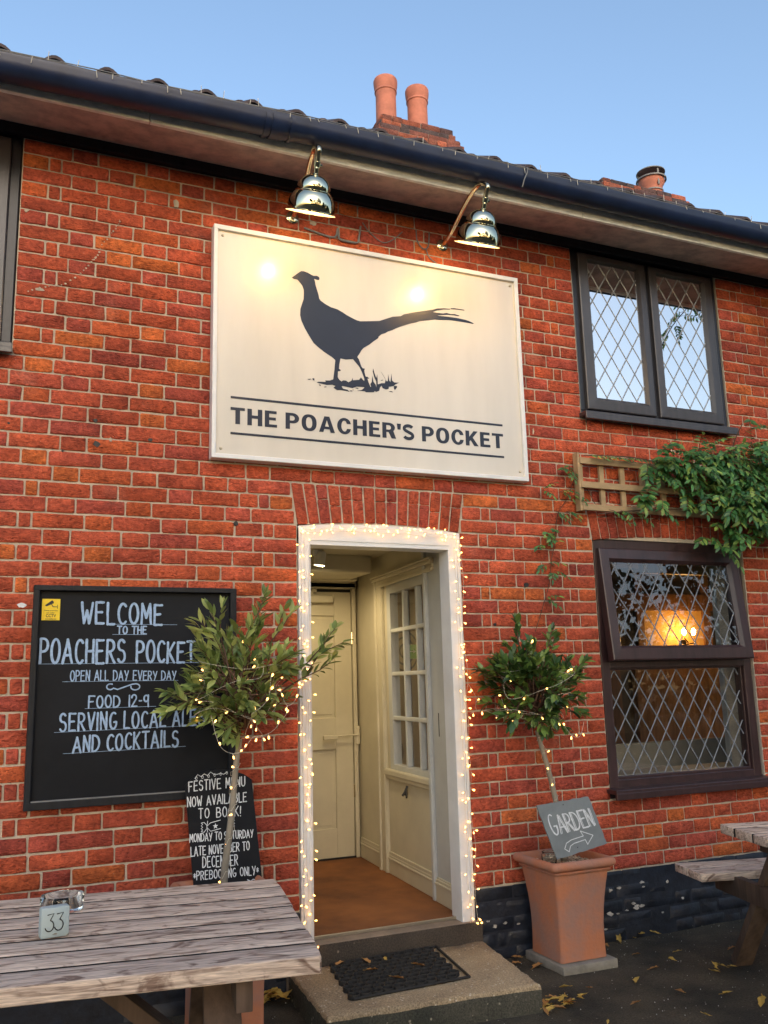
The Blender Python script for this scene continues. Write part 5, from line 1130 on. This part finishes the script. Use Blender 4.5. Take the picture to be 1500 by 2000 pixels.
def mass(cx,cy,cz,rx,ry,rz_,n,L=(.14,.24),ll=.055):
    for _ in range(n):
        v=rv()*random.random()**.4; p=Vector((cx+v.x*rx,cy-abs(v.y)*ry,cz+v.z*rz_))
        if p.z>2.93 and p.x<4.25: continue
        pinnate(p,Vector((random.uniform(-1,.9),random.uniform(-.9,-.1),random.uniform(-.35,.6))),random.uniform(*L),random.choice([4,5,5,6]),ll)
mass(4.02,-.10,2.72,.36,.14,.11,85); mass(4.60,-.12,2.72,.46,.24,.20,150); mass(4.35,-.12,2.50,.38,.18,.18,95); mass(3.74,-.10,2.68,.20,.10,.06,20,(.12,.18))
mass(4.25,-.10,2.33,.16,.10,.07,13,(.14,.2)); mass(3.62,-.10,2.47,.10,.06,.05,7,(.10,.17)); mass(4.75,-.12,2.4,.25,.12,.2,26); mass(3.95,-.10,2.5,.12,.06,.06,7); mass(4.12,-.10,2.24,.10,.08,.06,5,(.12,.16)); mass(4.38,-.12,2.30,.12,.08,.07,8)
for x in [3.2,3.26,3.32,3.4,3.47,3.55,3.62,3.68]: pinnate(Vector((x,-.075,2.725)),Vector((random.uniform(.4,1),-.35,.15)),.11,4,.036,.3)
for x in [3.33,3.42,3.5]: pinnate(Vector((x,-.075,2.40)),Vector((random.uniform(-.2,1),-.5,-.1)),.13,4,.04)
for p in ((4.36,-.18,2.93),(4.30,-.16,2.88),(4.36,-.2,2.99),(4.42,-.18,3.0),(4.55,-.2,2.98)): pinnate(Vector(p),Vector((random.uniform(-1,1),-.4,.3)),.17,5,.05)
for _ in range(26): pinnate(Vector((random.uniform(4.85,5.3),-.2,random.uniform(3.0,4.0))),Vector((random.uniform(-1,.3),-.6,.1)),.2,5,.055)
for p,d in (((5.05,-.58,4.32),(-1,-.2,.6)),((5.1,-.58,4.34),(-.6,-.2,1)),((5.15,-.58,4.3),(-1,0,.3)),((4.98,-.56,4.30),(-1,-.2,.5)),((5.3,-.56,4.36),(-.4,-.2,1))): 
    for _ in range(3): pinnate(Vector(p)+rv()*.05,Vector(d)+rv()*.4,.17,5,.045,.1)
hb=[(5.15,-.56,4.62),(4.99,-.60,4.46),(4.79,-.61,4.22),(4.60,-.61,4.02),(4.46,-.62,3.80)]; s.tube(smoothpath(hb,5),.004,5)
for p in smoothpath(hb,4)[3:]: pinnate(Vector(p),Vector((random.uniform(-1,.6),random.uniform(-.5,.5),random.uniform(-.6,.2))),.15,5,.045,.4)
s.tube(smoothpath([(5.0,-.56,4.33),(5.1,-.56,4.43),(5.25,-.56,4.52),(5.4,-.56,4.60)],5),.004,5)
for p in ((5.1,-.56,4.44),(5.27,-.56,4.54),(5.38,-.56,4.60)): pinnate(Vector(p),Vector((-.5,-.2,.8)),.09,3,.03,.1)
# trailing creeper on the bricks left of the trellis
tv=[(3.28,-.03,2.42),(3.16,-.025,2.60),(3.08,-.02,2.47),(3.0,-.02,2.36),(2.97,-.02,2.2),(2.94,-.02,2.1),(2.91,-.02,1.95),(2.86,-.02,1.82),(2.80,-.02,1.68)]
s.tube(smoothpath(tv,6),.0022,5)
for p in ((3.10,-.03,2.62),(3.04,-.03,2.63),(2.90,-.03,2.50),(3.02,-.03,2.50),(3.10,-.03,2.48),(2.98,-.03,2.37),(3.05,-.03,2.38),(2.93,-.03,2.24),(2.98,-.03,2.25),(2.90,-.03,2.17),(2.90,-.03,2.06),(2.94,-.03,2.02),(2.87,-.03,1.86)):
    for _ in range(2): pinnate(Vector(p),Vector((random.uniform(-1,1),-.25,random.uniform(-.1,.4))),.085,3,.036,.5)
WS=s.build('stems',M['twig'],ws,smooth=True); f.build('foliage',M['leafW'],ws,fix=False,smooth=True)
# ================================================================ FAIRY LIGHTS
random.seed(99)
def bulbmesh(p,d,L=.020):
    b=MB(); d=Vector(d).normalized(); p=Vector(p)
    q=p+d*L*.55; e_=p+d*L
    return p,q,e_
def make_string(name,label,wires,pts,group=None,wr=.0009,r=.0041):
    T=thing(name,label,'fairy lights',wires[0][0])
    b=MB()
    for w_ in wires: b.tube(w_,wr,5)
    sl=MB()
    for p,d in pts:
        p,q,e_=bulbmesh(p,d); b.tube([p,q],[wr*1.1,.0026],6); 
    b.build('wire',M['wire'],T,smooth=True)
    rest=MB(); protos=0
    for i,(p,d) in enumerate(pts):
        p,q,e_=bulbmesh(p,d)
        rr=r*random.uniform(.85,1.2)
        if i<100:
            m_=MB(); m_.tube([q,q.lerp(e_,.5),e_],[.0026,rr*.8,rr*.7],6); m_.sphere(e_,rr,8,5); m_.build('bulb',M['fairy'],T,smooth=True)
        else: rest.tube([q,q.lerp(e_,.5),e_],[.0026,rr*.8,rr*.7],6); rest.sphere(e_,rr,8,5)
    if rest.v: rest.build('bulb',M['fairy'],T,smooth=True)['kind']='stuff'
    return T
# round the door: three loose parallel wires per side
wires=[];pts=[]
def run(a,b_,n,nb,ys,jit=.01,dirs=None):
    a=Vector(a);b_=Vector(b_); path=[]
    for i in range(n+1):
        t_=i/n; p=a.lerp(b_,t_); path.append(p+Vector((random.uniform(-jit,jit),random.uniform(-.004,.004),random.uniform(-jit,jit) if abs(a.z-b_.z)<.2 else 0)))
    path=smoothpath(path,3); wires.append(path)
    for i in range(nb):
        k=min(len(path)-1,int((i+random.random()*.8)/nb*len(path))); dd=Vector((random.uniform(-1,1),random.uniform(-.8,-.1),random.uniform(-.6,.4)))
        pts.append((path[k],dd))
run((1.408,-.030,2.20),(1.412,-.030,.18),16,38,0,.006); run((1.430,-.034,.20),(1.425,-.034,2.16),16,20,0,.008); run((1.455,-.030,2.14),(1.458,-.03,.19),16,26,0,.005)
run((2.338,-.030,2.19),(2.345,-.028,.19),16,44,0,.008); run((2.318,-.034,.2),(2.316,-.034,2.14),14,16,0,.008); run((2.296,-.032,2.14),(2.298,-.03,.2),16,28,0,.006)
# along the curved head
for off,nb in ((-.004,22),(-.022,22),(-.042,16)):
    path=[Vector((1.41+.925*i/20,-.034,darch(1.41+.925*i/20,1.40,2.345,2.222,.024)+off+random.uniform(-.005,.005))) for i in range(21)]; path=smoothpath(path,3); wires.append(path)
    for i in range(nb): k=int((i+random.random())/nb*(len(path)-1)); pts.append((path[k],Vector((random.uniform(-.8,.8),random.uniform(-.8,-.2),random.uniform(-1.2,.25)))))
random.shuffle(pts)
make_string('fairy_lights','glowing warm fairy light string wound round the white door frame',wires,pts)
# string through the left tree
def tree_string(name,label,trunk,ctr,rad,nb,extra,ntw=7):
    wires=[];pts=[]
    # round the trunk
    path=[];n=ntw*10; tp=smoothpath(trunk,10)
    for i in range(n): 
        c_=tp[int(i/n*(len(tp)-1))]; a=i/10*2*PI; path.append(c_+Vector((math.cos(a)*.019,math.sin(a)*.019,0)))
    wires.append(path)
    for i in range(3,n,11): pts.append((path[i],Vector((math.cos(i),-.7,.4))))
    # loops through the crown, lying on its near side
    c_=Vector(ctr); path=[]
    for i in range(46):
        t_=i/45; a=t_*2*PI*4.6+1.3*math.sin(t_*17); z=(-1+2*t_)*.9+.35*math.sin(t_*29); z=max(-.97,min(.97,z)); rr=math.sqrt(max(.05,1-z*z))*random.uniform(.75,1.1)
        path.append(c_+Vector((math.cos(a)*rr*rad[0],math.sin(a)*rr*rad[1],z*rad[2]))+rv()*.045)
    path=smoothpath(path,5); wires.append(path)
    for i in range(nb):
        k=int((i+random.random()*.7)/nb*(len(path)-1)); p=path[k]; pts.append((p,(p-c_).normalized()+rv()*.6+Vector((0,-.3,0))))
    for e_ in extra:
        if ctr[0]<2: e_=[(q[0]+.022,q[1]+.10,q[2]) for q in e_]
        pth=smoothpath(e_,6); wires.append(pth)
        for k in range(2,len(pth)-1,max(3,len(pth)//4)): pts.append((pth[k],Vector((random.uniform(-.5,.5),-.3,-1 if random.random()<.6 else .5))))
    make_string(name,label,wires,pts)
tree_string('fairy_lights','warm fairy light string threaded through the bay tree by the chalkboard and down its trunk',[(.946,-.37,.58),(.975,-.37,.87),(.992,-.37,1.07),(1.010,-.37,1.20)],(1.01,-.38,1.42),(.20,.17,.21),26,[[(.83,-.60,1.30),(.87,-.61,1.17),(.95,-.60,1.14),(1.02,-.56,1.20)],[(1.02,-.56,1.2),(1.1,-.58,1.22),(1.18,-.56,1.30)],[(1.12,-.62,1.42),(1.16,-.62,1.33),(1.22,-.60,1.38),(1.25,-.55,1.47)],[(.99,-.66,1.30),(1.06,-.66,1.36),(1.08,-.64,1.46)]])
tree_string('fairy_lights','warm fairy light string threaded through the laurel tree and linked to the door frame',[(2.765,-.215,.56),(2.738,-.22,.775),(2.70,-.22,.95),(2.65,-.22,1.14)],(2.63,-.23,1.37),(.235,.17,.20),26,[[(2.338,-.05,1.40),(2.37,-.07,1.33),(2.37,-.08,1.26),(2.46,-.14,1.27),(2.52,-.25,1.25)],[(2.345,-.05,1.245),(2.40,-.08,1.262),(2.47,-.18,1.22),(2.53,-.3,1.22)],[(2.70,-.38,1.19),(2.74,-.39,1.13),(2.80,-.38,1.12),(2.86,-.34,1.19)]])
# unlit wire and clips along the gutter
gw=thing('gutter_wire','thin unlit light wire with upright clips strung along the gutter edge','wire',(2,-.535,4.205))
b=MB(); pth=[(XL+i*.21,-.536+random.uniform(-.003,.003),4.214+sag(XL+i*.21)+random.uniform(-.004,.006)) for i in range(43)]; b.tube(smoothpath(pth,3),.0028,5); pth=[(XL+i*.21,-.539,4.206+sag(XL+i*.21)+random.uniform(-.004,.004)) for i in range(43)]; b.tube(smoothpath(pth,3),.0022,5); b.build('wire',M['cable'],gw,smooth=True)
for i in range(54):
    x=-.1+i*.098+random.uniform(-.035,.035); up=random.random()<.45; L=random.uniform(.018,.045)
    zc=4.208+sag(x); b=MB(); b.tube([(x,-.541,zc),(x+random.uniform(-.006,.006),-.543,zc+(L if up else -L*.8))],.0018,5); b.build('clip',M['wire'],gw)
b=MB(); b.tube(smoothpath([(2.585,-.540,4.215),(2.575,-.546,4.18),(2.552,-.55,4.13),(2.545,-.535,4.09)],5),.004,6); b.build('loose_end',M['cable'],gw,smooth=True)
# ================================================================ FALLEN LEAVES
def fl_mesh(sz,lm,nm):
    b=MB(); n=14; pts=[]
    for i in range(n):
        a=2*PI*i/n; r=sz*(.62+.38*math.cos(a)**2)*(1+.22*math.sin(5*a+random.uniform(-.5,.5)))*random.uniform(.85,1.1)
        pts.append((r*math.cos(a)*1.25,r*math.sin(a)*.75,random.uniform(0,sz*.35)+abs(math.sin(a))*sz*.25))
    o=len(b.v); b.v.append((0,0,sz*.08)); b.v+=pts
    b.f+=[(0,1+i,1+(i+1)%n) for i in range(n)]
    b.tube([(sz*1.1,0,.003),(sz*1.7,sz*.2,.004)],.0012,4)
    return b,lm
random.seed(31)
protos=[]
for k in range(5):
    b,lm=fl_mesh(random.uniform(.016,.026),M['leafF' if k%2 else 'leafF2'],'x'); o=b.build('fallen_leaf',lm,None,fix=False,smooth=True); protos.append(o)
used=set()
def drop(x,y,z,label,group,s=1):
    pr=random.choice(protos)
    if pr.name in used: o=pr.copy(); C.objects.link(o)
    else: o=pr; used.add(pr.name)
    o.location=(x,y,z); o.rotation_euler=(random.uniform(-.3,.3),random.uniform(-.3,.3),random.uniform(0,6.28)); k=s*random.uniform(1.0,1.65); o.scale=(k,k,k*.8)
    tag(o,label,'leaf',group)
for x,y in ((1.69,-.13),(1.56,-.10),(1.66,-.26),(1.78,-.14),(1.88,-.30),(1.72,-.42)): drop(x,y,.128,'small orange fallen leaf lying on the black ring mat','leaves on the door mat',.8)
for i in range(20): drop(2.34+random.gauss(0,.085),-.70+random.gauss(0,.055),.006+random.uniform(0,.02),'fallen leaf in the little heap against the right front corner of the concrete step','leaves heaped by the step corner',.95)
for i in range(16): drop(1.23+random.gauss(0,.045),-.06+random.gauss(0,.05),.008+random.uniform(0,.03),'orange fallen leaf in the drift between the left planter and the step','leaves drifted left of the step',1.1)
for x,y in ((2.60,-.60),(2.55,-.05),(2.57,-.22),(2.50,-.13),(3.22,-.03),(3.30,-.06),(3.38,-.02),(3.46,-.03),(3.12,-.30),(3.33,-.36),(3.22,-.45),(2.93,-.83),(3.34,-.62),(3.27,-.70),(3.40,-.68),(2.83,-1.10),(3.1,-.95),(3.5,-.60),(3.05,-.52),(2.86,-.62),(3.62,-.45),(2.42,-.98),(2.66,-.86),(3.15,-1.1),(3.31,-.66),(3.36,-.64),(1.22,-.5),(1.15,-.75),(3.0,-.12),(3.08,-.08)): drop(x,y,.008,'single fallen autumn leaf scattered on the dark tarmac','leaves scattered on the tarmac',random.choice([.6,.9,1.1]))
# small white grit
b=MB()
for i in range(300):
    x=random.uniform(1.0,4.2);y=random.uniform(-1.5,0); r=random.uniform(.0010,.0030)
    b.sphere((x,y,.004),r,5,3)
g_=b.build('grit',M['chip'],None,smooth=True); tag(g_,'pale grit specks strewn over the dark tarmac','grit',kind='stuff')
# leaves on the lobby mat
# ================================================================ TREES OVER THE ROAD (mirrored in lamps and windows)
def big_tree(x,y,h,r,seed,label,fine=1):
    random.seed(seed); T=thing('tree',label,'tree',(x,y,0),group=None)
    b=MB(); b.tube([(x,y,-.1),(x+.1,y,h*.3),(x-.1,y+.1,h*.6),(x,y,h*.85)],[.35,.28,.18,.06],8)
    for i in range(9): a=i*2.4; b.tube([(x,y,h*(.3+.05*i)),(x+math.cos(a)*r*.6,y+math.sin(a)*r*.6,h*(.45+.05*i))],[.12,.03],5)
    b.build('trunk',M['bark'],T,smooth=True)
    f=MB(); cl=[(random.gauss(0,.42)*r,random.gauss(0,.42)*r,h*.62+random.gauss(0,.17)*h,random.uniform(.24,.42)*r) for _ in range(16)]
    for cx,cy,cz,cr in cl:
        for _ in range(int(190*fine)):
            v=rv()*cr*random.uniform(.6,1.05); p=Vector((x+cx,y+cy,cz))+v; d=rv(); q_=1/max(1,fine*.6)**.5; s1=d.orthogonal().normalized()*random.uniform(.12,.26)*q_; s2=d.cross(s1).normalized()*random.uniform(.12,.26)*q_
            f.add([p-s1,p+s2,p+s1,p-s2],[(0,1,2,3)])
    f.build('crown',M['leafT'],T,fix=False)
big_tree(-5,-19,11.5,5,1,'broad dark tree across the road, left in the brass lamp reflections')
big_tree(1.0,-21,11.0,5,2,'low bushy tree across the road, centre of the brass lamp reflections')
big_tree(7.5,-19,11.5,4.8,3,'rounded tree across the road, right in the brass lamp reflections')
big_tree(15,-15,7.6,4.4,4,'large tree across the road mirrored in the lower leaded window',11)
big_tree(20,-9,7.4,4.4,6,'tall tree along the road to the right, mirrored in the lower leaded window',10)
random.seed(77); hg=thing('hedge','long dark hedge across the road mirrored low in the windows','hedge',(8,-17,0)); f=MB()  # unseen leaf screen added to hide low sky from the panes and wall
for _ in range(15000):
    x=random.uniform(-22,34); h_=2.3+.5*MN.noise((x*.35,0,3)); z=random.uniform(0,1)**.8*h_; p=Vector((x,-17+random.uniform(-.5,.5)-.35*(x>12)*(12-x)*.5,z)); d=rv(); s1=d.orthogonal().normalized()*random.uniform(.07,.16); s2=d.cross(s1).normalized()*random.uniform(.07,.16); f.add([p-s1,p+s2,p+s1,p-s2],[(0,1,2,3)])
f.build('foliage',M['leafT'],hg,fix=False)
# ================================================================ LIGHT, SKY, CAMERA
W=bpy.data.worlds.new("World"); bpy.context.scene.world=W; W.use_nodes=True
t=W.node_tree; bg=t.nodes['Background']; sk=t.nodes.new('ShaderNodeTexSky'); sk.sky_type='NISHITA'; sk.sun_disc=False
sk.sun_elevation=R(SUN_EL); sk.sun_rotation=R(SUN_ROT); sk.air_density=1.0; sk.dust_density=SKY_DUST; sk.ozone_density=SKY_OZ; sk.altitude=0
t.links.new(sk.outputs[0],bg.inputs[0]); bg.inputs[1].default_value=SKY
sd=bpy.data.lights.new('sun','SUN'); sd.energy=SUN; sd.angle=R(SUN_ANG); sd.color=SUNC
so=bpy.data.objects.new('sun',sd); C.objects.link(so)
# sky sun_rotation 0 puts the sun towards +Y; it turns clockwise seen from above
az=R(SUN_ROT); dv=Vector((math.sin(az)*math.cos(R(SUN_EL)),math.cos(az)*math.cos(R(SUN_EL)),math.sin(R(SUN_EL))))
so.rotation_euler=dv.to_track_quat('Z','Y').to_euler(); so.location=dv*20
def pt_light(name,loc,e_,r,col,spot=None,aim=None):
    l=bpy.data.lights.new(name,'SPOT' if spot else 'POINT'); l.energy=e_; l.shadow_soft_size=r; l.color=col
    o=bpy.data.objects.new(name,l); C.objects.link(o); o.location=loc
    if spot: l.spot_size=R(spot); l.spot_blend=.6; o.rotation_euler=(Vector(aim)-Vector(loc)).to_track_quat('-Z','Y').to_euler()
    return o
pt_light('lobby_spot_beam',(1.935,1.118,2.18),LOBBY,.03,(1,.77,.43),150,(2.1,1.6,.2))
cd=bpy.data.cameras.new('camera'); cam=bpy.data.objects.new('camera',cd); C.objects.link(cam)
cd.sensor_fit='HORIZONTAL'; cd.sensor_width=36; cd.lens=1734.92/1500*36; cd.clip_end=500; cd.clip_start=.05
Rr=[[0.9173523007457676,-0.3972628751469829,-0.025435493829742875],[0.05204688084373789,0.18304257411239966,-0.9817263051669423],[0.39465919286245943,0.8992650466309777,0.1885908200228545]]
mw=Matrix(((Rr[0][0],-Rr[1][0],-Rr[2][0],-.003),(Rr[0][1],-Rr[1][1],-Rr[2][1],-4.321),(Rr[0][2],-Rr[1][2],-Rr[2][2],1.4176),(0,0,0,1)))
cam.matrix_world=mw; bpy.context.scene.camera=cam
sc=bpy.context.scene; sc.view_settings.view_transform='Standard'; sc.view_settings.look='None'; sc.view_settings.exposure=EXPO; sc.view_settings.gamma=1
sc.cycles.max_bounces=8; sc.cycles.transparent_max_bounces=16; sc.cycles.use_light_tree=True; sc.cycles.sample_clamp_indirect=6
try: sc.cycles.use_denoising=True
except Exception: pass
